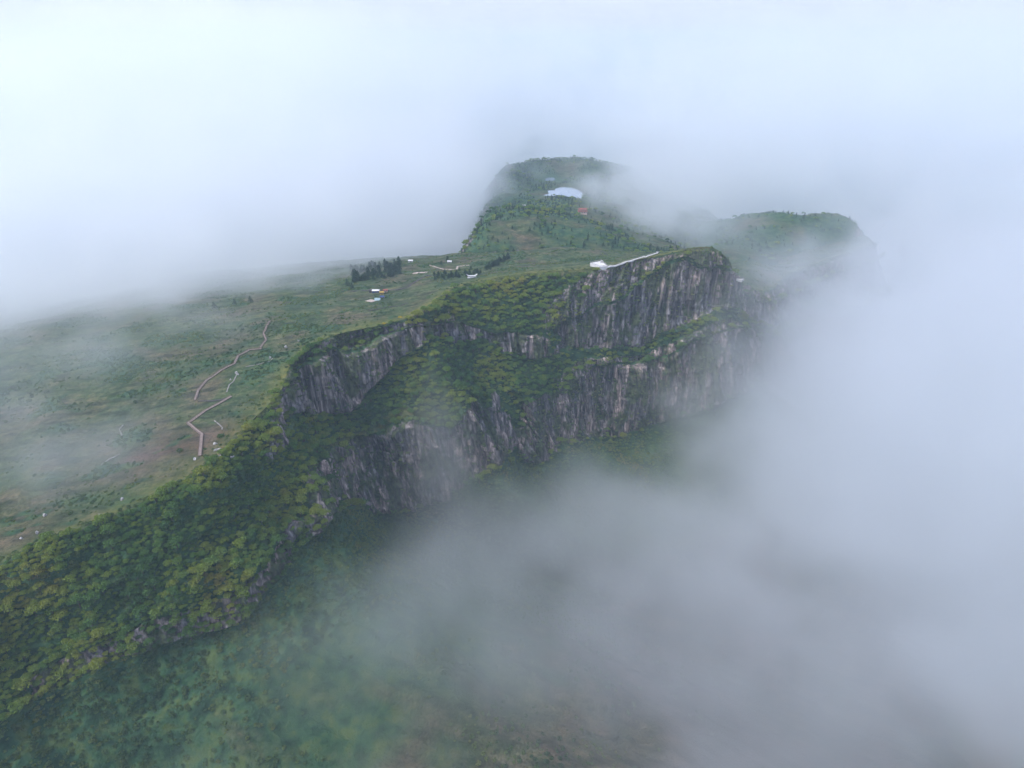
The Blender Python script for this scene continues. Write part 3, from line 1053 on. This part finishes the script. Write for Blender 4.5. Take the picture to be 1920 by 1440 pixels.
# woods on the far hills
fu, fv, ff_ = project(FP)
vis = (fu > 820) & (fu < 1330) & (fv < 520) & (fv > 280)
dl = poly_dist(lake_w, FP[..., 0], FP[..., 1]); dp = poly_dist(pond_w, FP[..., 0], FP[..., 1])
mead = np.exp(-((fu - 970) / 45) ** 2 - ((fv - 366) / 11) ** 2) + np.exp(-((fu - 1085) / 50) ** 2 - ((fv - 432) / 16) ** 2)
grove = np.exp(-((fu - 1062) / 25) ** 2 - ((fv - 380) / 7) ** 2) + sstep(312, 296, fv)
lam = 16 * 0.02 * np.clip(0.35 + 1.3 * (Fw - 0.35) + grove - 1.2 * mead, 0.02, 1) * vis * (dl > 6) * (dp > 30)
lam = lam * (1 - 0.98 * np.exp(-((fu - 1092) / 16) ** 2 - ((fv - 404) / 8) ** 2))
hit = r.random(lam.shape) < lam
Pf = FP[hit] + np.c_[r.uniform(-2, 2, (hit.sum(), 2)), np.zeros(hit.sum())]
ru, rv, rf = project(RP)
lam = 16 * 0.007 * np.clip(0.1 + 1.0 * (Rw - 0.3), 0.0, 1) * ((ru > 1340) & (ru < 1700))
hit = r.random(lam.shape) < lam
Pr = RP[hit]
Pf = np.concatenate([Pf, Pr])
Rf = 2.2 + 3.0 * r.random(len(Pf)) ** 2
half = r.random(len(Pf)) < 0.22
points_object('forest', Pf[half], Rf[half], crown_protos, 'bluish broadleaf woods scattered over the far hills', 'forest', 461)
points_object('forest', Pf[~half], Rf[~half] * 1.5, pine_protos[:3], 'dark pine woods scattered over the far hills', 'forest', 471)
print('far trees', len(Pf))

# ------------------------------------------------------------------ boardwalks, paths, huts, platforms
def drape(px, step=2.0, t0=250):
    pts = [on_ground(u, v, t0) for u, v in px]
    out_ = [pts[0]]
    for a, b in zip(pts[:-1], pts[1:]):
        n = max(1, int(np.linalg.norm(b[:2] - a[:2]) / step))
        for k in range(1, n + 1):
            q = a + (b - a) * k / n
            out_.append(np.array([q[0], q[1], ground_at(q[0], q[1])]))
    P_ = np.array(out_)
    z = P_[:, 2].copy()
    for _ in range(3):
        z[1:-1] = np.maximum((z[:-2] + z[1:-1] + z[2:]) / 3, z[1:-1] - 0.3)
    P_[:, 2] = z
    return P_


def sides(P_, w):
    d = np.gradient(P_[:, :2], axis=0)
    d /= np.linalg.norm(d, axis=1)[:, None] + 1e-9
    n = np.c_[-d[:, 1], d[:, 0]] * w / 2
    return np.c_[P_[:, :2] + n, P_[:, 2]], np.c_[P_[:, :2] - n, P_[:, 2]]


def ribbon(name, P_, w, lift, thick, material):
    a, b = sides(P_, w)
    n = len(P_)
    up = np.array([0, 0, lift]); dn = np.array([0, 0, lift - thick])
    v = np.concatenate([a + up, b + up, a + dn, b + dn])
    f = []
    for k in range(n - 1):
        f += [(k, k + 1, n + k + 1, n + k), (2 * n + k, 3 * n + k, 3 * n + k + 1, 2 * n + k + 1),
              (k, 2 * n + k, 2 * n + k + 1, k + 1), (n + k, n + k + 1, 3 * n + k + 1, 3 * n + k)]
    f += [(0, n, 3 * n, 2 * n), (n - 1, 3 * n - 1, 4 * n - 1, 2 * n - 1)]
    return mesh_from(name, v, f, material)


def boardwalk(px, w, label):
    P_ = drape(px)
    e = link('boardwalk', None, loc=P_[0], label=label, category='boardwalk')
    Q = P_ - P_[0]
    link('deck', ribbon('deck', Q, w, 0.6, 0.2, M['wood']), e)
    for s in sides(Q, w - 0.15):
        mb = MB()
        for k in range(0, len(s) - 1):
            mb.bar(s[k] + (0, 0, 1.6), s[k + 1] + (0, 0, 1.6), 0.09)
            mb.bar(s[k] + (0, 0, 1.1), s[k + 1] + (0, 0, 1.1), 0.06)
        link('rail', mb.mesh('rail', M['rail']), e)
    pm = MB().box((0, 0, 0.1), (0.12, 0.12, 3.0)).mesh('post', M['rail'])
    for s in sides(Q, w - 0.15):
        for k in range(0, len(s), 1 if len(P_) < 60 else 2):
            link('post', pm, e, loc=s[k])
    return e


boardwalk([(375, 856), (379, 816), (353, 795), (385, 771), (412, 757), (434, 744)], 2.1, 'lower boardwalk of reddish planks zigzagging up the brown slope')
boardwalk([(366, 751), (372, 733), (388, 714), (412, 697), (440, 683), (447, 668), (468, 657), (491, 655)], 1.7, 'middle boardwalk of grey planks curving up past the dark bushes')
boardwalk([(488, 654), (499, 638), (494, 626), (506, 603)], 1.6, 'upper boardwalk of grey planks climbing towards the cloud')


def path(px, w, label, material='earth', name='footpath', t0=250):
    P_ = drape(px, 3.0, t0)
    o_ = P_[0].copy()
    P_ = P_ - o_
    return link(name, ribbon(name, P_, w, 0.16, 0.5, M[material]), loc=o_, kind='structure', label=label)


path([(460, 688), (485, 683), (508, 677), (511, 672)], 0.7, 'pale straight footpath right of the middle boardwalk', 'track')
path([(445, 700), (438, 715), (430, 722), (425, 735)], 0.8, 'thin pale track running down the green slope', 'track')
path([(402, 789), (412, 797), (417, 802), (416, 806)], 0.8, 'short pale track below the lower boardwalk', 'track')
path([(231, 797), (224, 806), (229, 817)], 0.6, 'short pale curved track on the brown heath', 'track')
path([(190, 873), (205, 862), (225, 852)], 0.8, 'pale streak of a track on the left heath', 'track')
path([(372, 752), (398, 752), (415, 750), (432, 746)], 1.6, 'dark stone path linking the two boardwalks', 'dark')
path([(640, 546), (690, 545), (745, 543), (765, 538), (783, 526), (800, 517), (822, 516)], 2.2, 'dark lane with walls leading past the huts', 'dark', t0=500)
path([(805, 497), (830, 505), (856, 506), (858, 500), (880, 497)], 2.2, 'pale bare earth track on the far meadow', 'earth', t0=500)
path([(690, 583), (715, 578), (750, 573), (765, 568)], 1.2, 'thin dark field track above the rim', 'dark', t0=500)
path([(775, 512), (800, 511)], 6.0, 'patch of bare pale earth on the far meadow', 'earth', t0=500)
path([(690, 563), (703, 565)], 7.0, 'patch of bare reddish earth beside the pale tent', 'earth', t0=500)


def rock_mesh(seed):
    r_ = np.random.default_rng(seed)
    v, f = [], []
    nu, nv = 7, 5
    for i in range(nv + 1):
        th = math.pi * i / nv
        for j in range(nu):
            ph = 2 * math.pi * j / nu
            k = 1 + 0.28 * r_.normal()
            v.append((k * math.sin(th) * math.cos(ph), k * math.sin(th) * math.sin(ph), 0.7 * k * math.cos(th)))
    for i in range(nv):
        for j in range(nu):
            a, b = i * nu + j, i * nu + (j + 1) % nu
            f.append((a, b, b + nu, a + nu))
    return mesh_from('boulder', v, f, M['stone'])


ROCKS = [rock_mesh(500 + k) for k in range(4)]
rk_px = [(404, 833, 1.1), (407, 844, .9), (412, 843, 1.0), (403, 845, .8), (365, 862, 1.0), (444, 700, 1.2), (447, 703, .9), (432, 713, .8), (506, 672, 1.0), (536, 652, 1.3), (413, 856, .8), (434, 858, .9), (438, 857, .7), (560, 640, .9), (229, 937, 1.0), (187, 968, .9), (84, 968, 1.1), (70, 1000, 1.0), (40, 1010, .9)]
for k, (u, v, s) in enumerate(rk_px):
    p = on_ground(u, v, 220)
    o = link('boulder', ROCKS[k % 4], loc=p + np.array([0, 0, 0.25 * s]), label='pale boulder lying in the grass near the cliff rim', category='boulder', group='pale boulders on the plateau')
    o.scale = (s * 1.2, s, s)
    o.rotation_euler = (0.2 * k, 0.1 * k, 1.3 * k)


def gable(mb, w, d, h, ridge, over=0.5, thick=0.22):
    """two roof slopes over a w x d body of wall height h, ridge along x"""
    for s in (-1, 1):
        y0, z0 = s * (d / 2 + over), h - over * (ridge - h) / (d / 2)
        a = [(-w / 2 - over, y0, z0), (w / 2 + over, y0, z0), (w / 2 + over, 0, ridge), (-w / 2 - over, 0, ridge)]
        mb.prism(a, [(x, y, z + thick) for x, y, z in a])


def hut(p, rz, w, d, h, ridge, wall, roof, label, name='hut', doors=1, windows=2):
    e = link(name, None, loc=p, label=label, category='hut' if name == 'hut' else 'building')
    e.rotation_euler = (0, 0, rz)
    e.scale = (0.8, 0.8, 0.8)
    mb = MB()
    q = [(-w / 2, -d / 2), (w / 2, -d / 2), (w / 2, d / 2), (-w / 2, d / 2)]
    mb.prism([(x, y, -1.5) for x, y in q], [(x, y, h) for x, y in q])
    for s in (-1, 1):
        x = s * (w / 2 - 0.1)
        mb.prism([(x - .1, -d / 2, h), (x - .1, d / 2, h), (x - .1, 0, ridge)], [(x + .1, -d / 2, h), (x + .1, d / 2, h), (x + .1, 0, ridge)])
    link('wall', mb.mesh('wall', M[wall]), e)
    mb = MB(); gable(mb, w, d, h, ridge)
    link('roof', mb.mesh('roof', M[roof]), e)
    n = doors + windows
    for k in range(n):
        x = -w / 2 + w * (k + 0.5) / n
        if k == n // 2 and doors:
            link('door', MB().box((x, -d / 2 - .04, 1.0), (1.0, .1, 2.0)).mesh('door', M['rail']), e)
        else:
            link('window', MB().box((x, -d / 2 - .03, h * .58), (1.1, .08, 1.0)).mesh('window', M['glass']), e)
    return e


hut(on_ground(705, 548, 500), 0.05, 9.0, 5.0, 2.8, 3.8, 'blue', 'steel', 'long blue hut with a bright white roof beside the lane')
hut(on_ground(716, 551, 500), 0.12, 5.0, 4.0, 2.6, 3.3, 'yellow', 'yellow', 'bright yellow hut right of the blue hut')
hut(on_ground(723, 547, 500), 0.1, 5.5, 4.0, 2.7, 3.6, 'pink', 'red', 'pale hut with a red roof right of the yellow hut')
hut(on_ground(717, 559, 500), 0.0, 5.0, 3.5, 2.4, 3.2, 'wall', 'blue', 'small hut with a blue roof below the yellow hut')
hut(on_ground(697, 547, 500), 0.0, 6.0, 4.0, 2.4, 3.2, 'dark', 'dark', 'dark low hut left of the blue hut')
hut(on_ground(770, 491, 500), 0.0, 7.0, 5.0, 2.4, 3.2, 'steel', 'steel', 'white roofed hut at the right edge of the pine grove')
hut(on_ground(843, 492, 500), -0.1, 6.0, 4.0, 2.0, 2.8, 'steel', 'steel', 'small white hut alone on the far meadow')


def tent(p, label):
    e = link('tent', None, loc=p, label=label, category='tent')
    mb = MB(); gable(mb, 5.5, 4.0, 0.1, 2.4, 0.1, 0.06)
    link('canopy', mb.mesh('canopy', M['cyan']), e)
    mb = MB()
    for s in (-1, 1):
        mb.prism([(s * 2.6, -1.9, -.4), (s * 2.6, 1.9, -.4), (s * 2.6, 0, 2.35)], [(s * 2.66, -1.9, -.4), (s * 2.66, 1.9, -.4), (s * 2.66, 0, 2.35)])
    link('end_flap', mb.mesh('end_flap', M['cyan']), e)


tent(on_ground(708, 563, 500), 'pale cyan tent below the huts')
# long white structure with upturned ends on the meadow behind the rim
p = on_ground(885, 520, 500)
e = link('shelter', None, loc=p, label='long low white shelter with upturned roof ends behind the cliff rim', category='shelter')
e.rotation_euler = (0, 0, 0.12)
e.scale = (0.85, 0.85, 0.7)
xs = np.linspace(-6.5, 6.5, 15)
v, f = [], []
for x in xs:
    z = 2.2 + 2.6 * abs(x / 6.5) ** 4
    v += [(x, -1.7, z), (x, 1.7, z), (x, 1.7, z + .25), (x, -1.7, z + .25)]
for k in range(14):
    for a in range(4):
        f.append((4 * k + a, 4 * k + (a + 1) % 4, 4 * k + 4 + (a + 1) % 4, 4 * k + 4 + a))
f += [(0, 1, 2, 3), (56, 59, 58, 57)]
link('roof', mesh_from('roof', v, f, M['steel']), e)
pm = MB().box((0, 0, .4), (.25, .25, 3.6)).mesh('post', M['steel'])
for x in (-4.5, -1.5, 1.5, 4.5):
    for y in (-1.4, 1.4):
        link('post', pm, e, loc=(x, y, 0))
link('base', MB().box((0, 0, -.2), (11, 3.6, .9)).mesh('base', M['steel']), e)

# red roofed building on the far hill
p = on_ground(1092, 400, 700)
e = link('building', None, loc=p, label='building with two tiers of red roof near the lake on the far hill', category='building')
e.rotation_euler = (0, 0, 0.02)
mb = MB().box((0, 0, 1.0), (15, 8, 6.0)); link('wall', mb.mesh('wall', M['pink']), e)
mb = MB().box((0, 0.6, 6.2), (12.5, 5.5, 1.8)); link('upper_wall', mb.mesh('upper_wall', M['pink']), e)
mb = MB(); gable(mb, 15, 8, 4.0, 5.6, 0.8); link('lower_roof', mb.mesh('lower_roof', M['red']), e)
mb = MB(); gable(mb, 12.5, 5.5, 7.1, 8.8, 0.8); link('upper_roof', mb.mesh('upper_roof', M['red']), e)
wmsh = MB().box((0, 0, 0), (1.4, .1, 1.6)).mesh('window', M['glass'])
for k in range(5):
    link('window', wmsh, e, loc=(-5.6 + 2.8 * k, -4.03, 1.9))

hut(on_ground(983, 386, 700), 0, 8, 5, 1.8, 2.4, 'steel', 'steel', 'small white hut on the pale meadow left of the lake')

# white viewing platform and stair on the rim
q = [on_ground(u, v, 500) for u, v in ((1106, 499), (1127, 494), (1139, 501), (1124, 506))]
c = np.mean(q, axis=0)
ztop = max(a[2] for a in q) + 1.0
e = link('viewing_platform', None, loc=(c[0], c[1], ztop), label='white paved viewing platform on the cliff rim at the foot of the stair', category='platform')
ring = [np.array([a[0] - c[0], a[1] - c[1], 0]) for a in q]
mb = MB().prism([tuple(a + (0, 0, -6)) for a in ring], [tuple(a) for a in ring])
if mb.v and mesh_from('tmp', mb.v, [mb.f[1]]).polygons[0].normal.z < 0:
    mb = MB().prism([tuple(a + (0, 0, -6)) for a in ring[::-1]], [tuple(a) for a in ring[::-1]])
link('deck', mb.mesh('deck', M['white']), e)
pm = MB().box((0, 0, .6), (.18, .18, 1.3)).mesh('post', M['wall'])
for k in range(4):
    a, b = ring[k] * .97, ring[(k + 1) % 4] * .97
    mb = MB().bar(a + (0, 0, 1.15), b + (0, 0, 1.15), .2); mb.bar(a + (0, 0, .6), b + (0, 0, .6), .12)
    link('rail', mb.mesh('rail', M['wall']), e)
    n = max(2, int(np.linalg.norm(b - a) / 3))
    for i in range(n):
        link('post', pm, e, loc=a + (b - a) * i / n)
link('kiosk', MB().box(ring[1] * .6 + ring[2] * .15 + np.array([0, 0, .9]), (2.6, 2.0, 1.8)).mesh('kiosk', M['wall']), e)

stair_px = [(1139, 501), (1160, 496), (1163, 497), (1185, 489), (1207, 482), (1210, 482), (1228, 476), (1232, 475), (1244, 471)]
P_ = drape(stair_px, 1.6, 500)
e = link('stairway', None, loc=P_[0], label='white stone stairway climbing the rim to the grassy summit', category='stairs')
Q = P_ - P_[0]
k = 0
sa, sb = sides(Q, 2.2)
while k < len(Q) - 1:
    j = min(k + 7, len(Q) - 1)
    link('flight', ribbon('flight', Q[k:j + 1], 1.9, 0.5, 1.2, M['white']), e)
    for s in (sa, sb):
        mb = MB()
        for i in range(k, j):
            mb.bar(s[i] + (0, 0, 1.3), s[i + 1] + (0, 0, 1.3), .12)
            mb.bar(s[i] + (0, 0, .0), s[i] + (0, 0, 1.3), .10)
        link('balustrade', mb.mesh('balustrade', M['wall']), e)
    k = j

# small pale deck on the saddle behind the summit
p = on_ground(1388, 526, 700)
e = link('lookout_deck', None, loc=p, label='small pale triangular lookout deck on the saddle right of the summit cliff', category='deck')
tri = [(-6.5, 2.5, 1.0), (0.5, -6, 1.0), (7.5, 2.5, 1.0)]
e.scale = (0.62, 0.62, 0.62)
link('deck', MB().prism([(x, y, z - 4) for x, y, z in tri], tri).mesh('deck', M['stone']), e)
link('rail', MB().bar((-7.2, 2.9, 2.2), (8.2, 2.9, 2.2), .5, .9).mesh('rail', M['dark']), e)


# two walkers beside the boardwalk bend
def walker(p, rz, label):
    me = bpy.data.meshes.new('person')
    vs = [(0, 0, .92), (0, 0, 1.15), (0, 0, 1.40), (0, .01, 1.50), (0, .02, 1.62), (0, .02, 1.74),
          (.10, 0, .88), (.11, .06, .48), (.11, .02, .06), (.11, .14, .03), (-.10, 0, .88), (-.11, -.03, .48), (-.11, -.14, .06), (-.11, -.03, .03),
          (.19, 0, 1.38), (.25, .02, 1.12), (.24, .10, .88), (-.19, 0, 1.38), (-.25, -.02, 1.12), (-.24, .06, .88)]
    es = [(0, 1), (1, 2), (2, 3), (3, 4), (4, 5), (0, 6), (6, 7), (7, 8), (8, 9), (0, 10), (10, 11), (11, 12), (12, 13), (2, 14), (14, 15), (15, 16), (2, 17), (17, 18), (18, 19)]
    me.from_pydata(vs, es, [])
    me.materials.append(M['coat'])
    o = link('person', me, loc=p, label=label, category='person', group='walkers by the boardwalk')
    o.rotation_euler = (0, 0, rz)
    sk = o.modifiers.new('skin', 'SKIN')
    rad = [.15, .16, .17, .07, .10, .09, .10, .075, .05, .045, .10, .075, .05, .045, .07, .05, .04, .07, .05, .04]
    for i, d in enumerate(me.skin_vertices[0].data):
        d.radius = (rad[i], rad[i]); d.use_root = (i == 0)
    o.modifiers.new('smooth', 'SUBSURF').levels = 1
    o.modifiers['smooth'].render_levels = 1
    return o


for u, v, rz, lab in ((354.5, 783.5, 0.6, 'left one of two dark-clothed people standing above the boardwalk bend'), (357.5, 784, -0.8, 'right one of two dark-clothed people standing above the boardwalk bend')):
    try:
        walker(on_ground(u, v, 250), rz, lab)
    except Exception as ex:
        print('walker', ex)

# yellow flowering bushes on the rim
ym = leaf_material('yellow_blossom', [(0.2, (0.30, 0.24, 0.03)), (0.6, (0.45, 0.34, 0.03)), (0.9, (0.55, 0.42, 0.05))])
ysh = SHRUB[1].copy(); ysh.materials.clear(); ysh.materials.append(ym)
for u, v, s, lab in ((750, 595, 2.0, 'yellow flowering bush on the rim, right of two'), (720, 607, 1.8, 'yellow flowering bush on the rim, left of two')):
    o = link('flowering_bush', ysh, loc=on_ground(u, v, 450), label=lab, category='bush')
    o.scale = (s * 1.3, s, s * .8)

# ------------------------------------------------------------------ cloud and haze
C_LO = np.array([-1750.0, 40.0, -372.0]); C_HI = np.array([1750.0, 2440.0, 420.0])
C_RES = (293, 201, 67)
BLOBS = [  # photo pixel and distance of the middle, radii in metres, weight
    # bank behind and left of the plateau
    (60, 490, 940, 300, 260, 150, 1.3), (-200, 600, 820, 240, 240, 130, 1.2), (300, 440, 1080, 260, 220, 150, 1.4), (560, 400, 1170, 190, 220, 130, 1.4), (770, 390, 1270, 120, 220, 120, 1.3), (835, 330, 1500, 90, 200, 110, 1.2),
    (800, 300, 1700, 130, 260, 150, 1.3), (400, 200, 1500, 500, 300, 260, 1.4), (-100, 300, 1200, 400, 300, 220, 1.4),
    # thin veil over the left part of the plateau
    (20, 600, 720, 190, 150, 50, .75), (40, 680, 640, 250, 220, 70, 0.56), (140, 830, 460, 120, 120, 40, 0.42), (-220, 760, 540, 160, 160, 90, 0.45), (330, 590, 830, 130, 80, 34, .55), (480, 562, 750, 95, 60, 26, .66), (230, 612, 690, 130, 70, 30, .66), (610, 522, 840, 60, 60, 24, .60), (330, 560, 900, 160, 70, 40, .9), (520, 640, 640, 90, 80, 26, .33), (260, 760, 520, 90, 80, 30, .33),
    # beside and behind the far hill
    (1240, 365, 1180, 95, 170, 85, 1.25), (1280, 410, 1080, 55, 70, 36, .7), (1330, 300, 1680, 190, 220, 140, 1.3), (1185, 330, 1560, 60, 120, 60, .6), (1150, 220, 2080, 400, 200, 140, 1.2), (900, 190, 2150, 500, 200, 160, 1.2),
    (1640, 230, 1450, 330, 260, 190, 1.2), (1450, 170, 1800, 350, 250, 200, 1.2), (1900, 200, 1300, 330, 260, 230, 1.2), (980, 120, 2000, 420, 200, 170, 1.1),
    # right hand bank rising out of the valley
    (1980, 460, 1200, 240, 260, 230, 1.4), (1770, 690, 800, 170, 160, 115, 1.3), (1590, 760, 700, 115, 130, 95, 1.15), (1880, 780, 620, 190, 200, 170, 1.2), (1440, 800, 660, 75, 90, 60, 0.9),
    (1760, 470, 1060, 70, 120, 80, 0.40), (1540, 640, 860, 65, 90, 50, .75), (1370, 690, 690, 45, 50, 28, .75), (1290, 770, 670, 36, 44, 32, .50), (1670, 960, 520, 120, 110, 100, .95),
    # valley cloud in front of the lower cliff
    (1180, 1000, 530, 70, 60, 40, 1.45), (1010, 960, 570, 62, 50, 32, .95), (850, 850, 575, 26, 30, 44, 1.1), (845, 745, 600, 15, 22, 28, .85), (930, 1080, 500, 75, 60, 40, 1.0), (1330, 1020, 540, 70, 60, 45, .95),
    (760, 1170, 440, 95, 75, 42, .88), (1020, 1280, 420, 120, 80, 45, .88), (1420, 1150, 480, 130, 100, 60, .85), (1720, 1180, 470, 140, 120, 80, .90), (1560, 1400, 420, 150, 110, 60, .68), (640, 1370, 400, 95, 60, 38, .85), (830, 1380, 395, 85, 60, 36, .80), (480, 1400, 380, 50, 45, 26, .55), (1870, 1400, 400, 130, 110, 70, .64),
    (880, 900, 600, 60, 30, 22, .45), (1260, 860, 640, 40, 40, 30, .35),
]


def cloud_density():
    ax = [np.linspace(C_LO[i], C_HI[i], C_RES[i]) for i in range(3)]
    X, Y, Z = np.meshgrid(*ax, indexing='ij')
    X0, Y0, Z0 = X.copy(), Y.copy(), Z.copy()
    w = [noise3(X0 / 130, Y0 / 130, Z0 / 100, 201 + k) for k in range(3)]
    w2 = [noise3(X0 / 55, Y0 / 55, Z0 / 45, 211 + k) for k in range(3)]
    X = X0 + 30 * w[0] + 13 * w2[0]; Y = Y0 + 30 * w[1] + 13 * w2[1]; Z = Z0 + 24 * w[2] + 12 * w2[2]
    B = np.zeros_like(X)
    for u, v, t, rx, ry, rz, a in BLOBS:
        p = at_t(u, v, t)
        q = ((X - p[0]) / rx) ** 2 + ((Y - p[1]) / ry) ** 2 + ((Z - p[2]) / rz) ** 2
        B = np.maximum(B, a * np.exp(-0.7 * q)) + 0.25 * np.minimum(B, a * np.exp(-0.7 * q))
    back_w = sstep(1980, 2300, Y + 60 * w[0])
    B = np.maximum(B, 1.2 * back_w)            # the cloud closes in behind everything
    f = fbm3(X0 / 62, Y0 / 62, Z0 / 50, 4, 221, 0.62)
    e = B + 0.50 * f * np.clip(B * 2.2, 0, 1)
    D = 0.0105 * (1 - 0.4 * back_w) * sstep(0.22, 1.25, e) ** 1.25
    D *= 1 - 0.9 * sstep(235, 350, Z + 20 * w2[2])
    D[D < 2e-5] = 0
    edge = np.ones_like(D)
    edge[[0, -1]] = 0; edge[:, [0, -1]] = 0; edge[:, :, [0, -1]] = 0
    return X0, Y0, Z0, D * edge


def volume_material(name, colour, density, aniso):
    m = bpy.data.materials.new(name)
    m.use_nodes = True
    nt = m.node_tree
    nt.nodes.clear()
    pv = nt.nodes.new('ShaderNodeVolumePrincipled')
    ou = nt.nodes.new('ShaderNodeOutputMaterial')
    nt.links.new(pv.outputs[0], ou.inputs['Volume'])
    pv.inputs['Color'].default_value = (*colour, 1)
    pv.inputs['Density'].default_value = density
    pv.inputs['Anisotropy'].default_value = aniso
    return m


def make_cloud():
    X, Y, Z, D = cloud_density()
    n = D.size
    me = bpy.data.meshes.new('cloud')
    me.vertices.add(n)
    me.vertices.foreach_set('co', np.stack([X, Y, Z], -1).astype(np.float32).ravel())
    a = me.attributes.new('droplets', 'FLOAT', 'POINT')
    a.data.foreach_set('value', D.astype(np.float32).ravel())
    vm = volume_material('cloud_droplets', (0.970, 0.988, 1.0), 1.0, 0.62)
    me.materials.append(vm)
    ob = link('cloud', me, kind='stuff', label='thick white cloud wrapping the mountain and filling the valley', category='cloud')
    g = bpy.data.node_groups.new('cloud_volume', 'GeometryNodeTree')
    g.interface.new_socket('Geometry', in_out='INPUT', socket_type='NodeSocketGeometry')
    g.interface.new_socket('Geometry', in_out='OUTPUT', socket_type='NodeSocketGeometry')
    nn, L = g.nodes, g.links
    gi, go = nn.new('NodeGroupInput'), nn.new('NodeGroupOutput')
    vc = nn.new('GeometryNodeVolumeCube')
    vc.inputs['Min'].default_value = C_LO; vc.inputs['Max'].default_value = C_HI
    for i, k in enumerate('XYZ'):
        vc.inputs['Resolution ' + k].default_value = C_RES[i]
    p = nn.new('GeometryNodeInputPosition').outputs[0]

    def vm3(op, a, b=None):
        v = nn.new('ShaderNodeVectorMath'); v.operation = op
        L.new(a, v.inputs[0])
        if b is not None:
            v.inputs[1].default_value = b
        return v.outputs['Value'] if op == 'DOT_PRODUCT' else v.outputs[0]
    p = vm3('SUBTRACT', p, tuple(C_LO))
    p = vm3('MULTIPLY', p, tuple((C_RES[i] - 1) / (C_HI[i] - C_LO[i]) for i in range(3)))
    p = vm3('FLOOR', vm3('ADD', p, (.5, .5, .5)))
    p = vm3('DOT_PRODUCT', p, (C_RES[1] * C_RES[2], C_RES[2], 1))
    si = nn.new('GeometryNodeSampleIndex'); si.data_type = 'FLOAT'; si.domain = 'POINT'
    na = nn.new('GeometryNodeInputNamedAttribute'); na.data_type = 'FLOAT'; na.inputs['Name'].default_value = 'droplets'
    L.new(gi.outputs[0], si.inputs['Geometry']); L.new(na.outputs[0], si.inputs['Value']); L.new(p, si.inputs['Index'])
    L.new(si.outputs[0], vc.inputs['Density'])
    sm = nn.new('GeometryNodeSetMaterial'); sm.inputs['Material'].default_value = vm
    L.new(vc.outputs[0], sm.inputs[0]); L.new(sm.outputs[0], go.inputs[0])
    ob.modifiers.new('cloud_volume', 'NODES').node_group = g
    return ob


make_cloud()
hm = volume_material('haze_air', (0.66, 0.85, 1.0), 1 / 9000.0, 0.0)
hb = MB().box((0, 1500, (262 + VAL - 60) / 2), (44000, 44000, 262 - VAL + 60)).mesh('haze', hm)
link('haze', hb, kind='stuff', label='thin bluish haze in the air', category='haze')
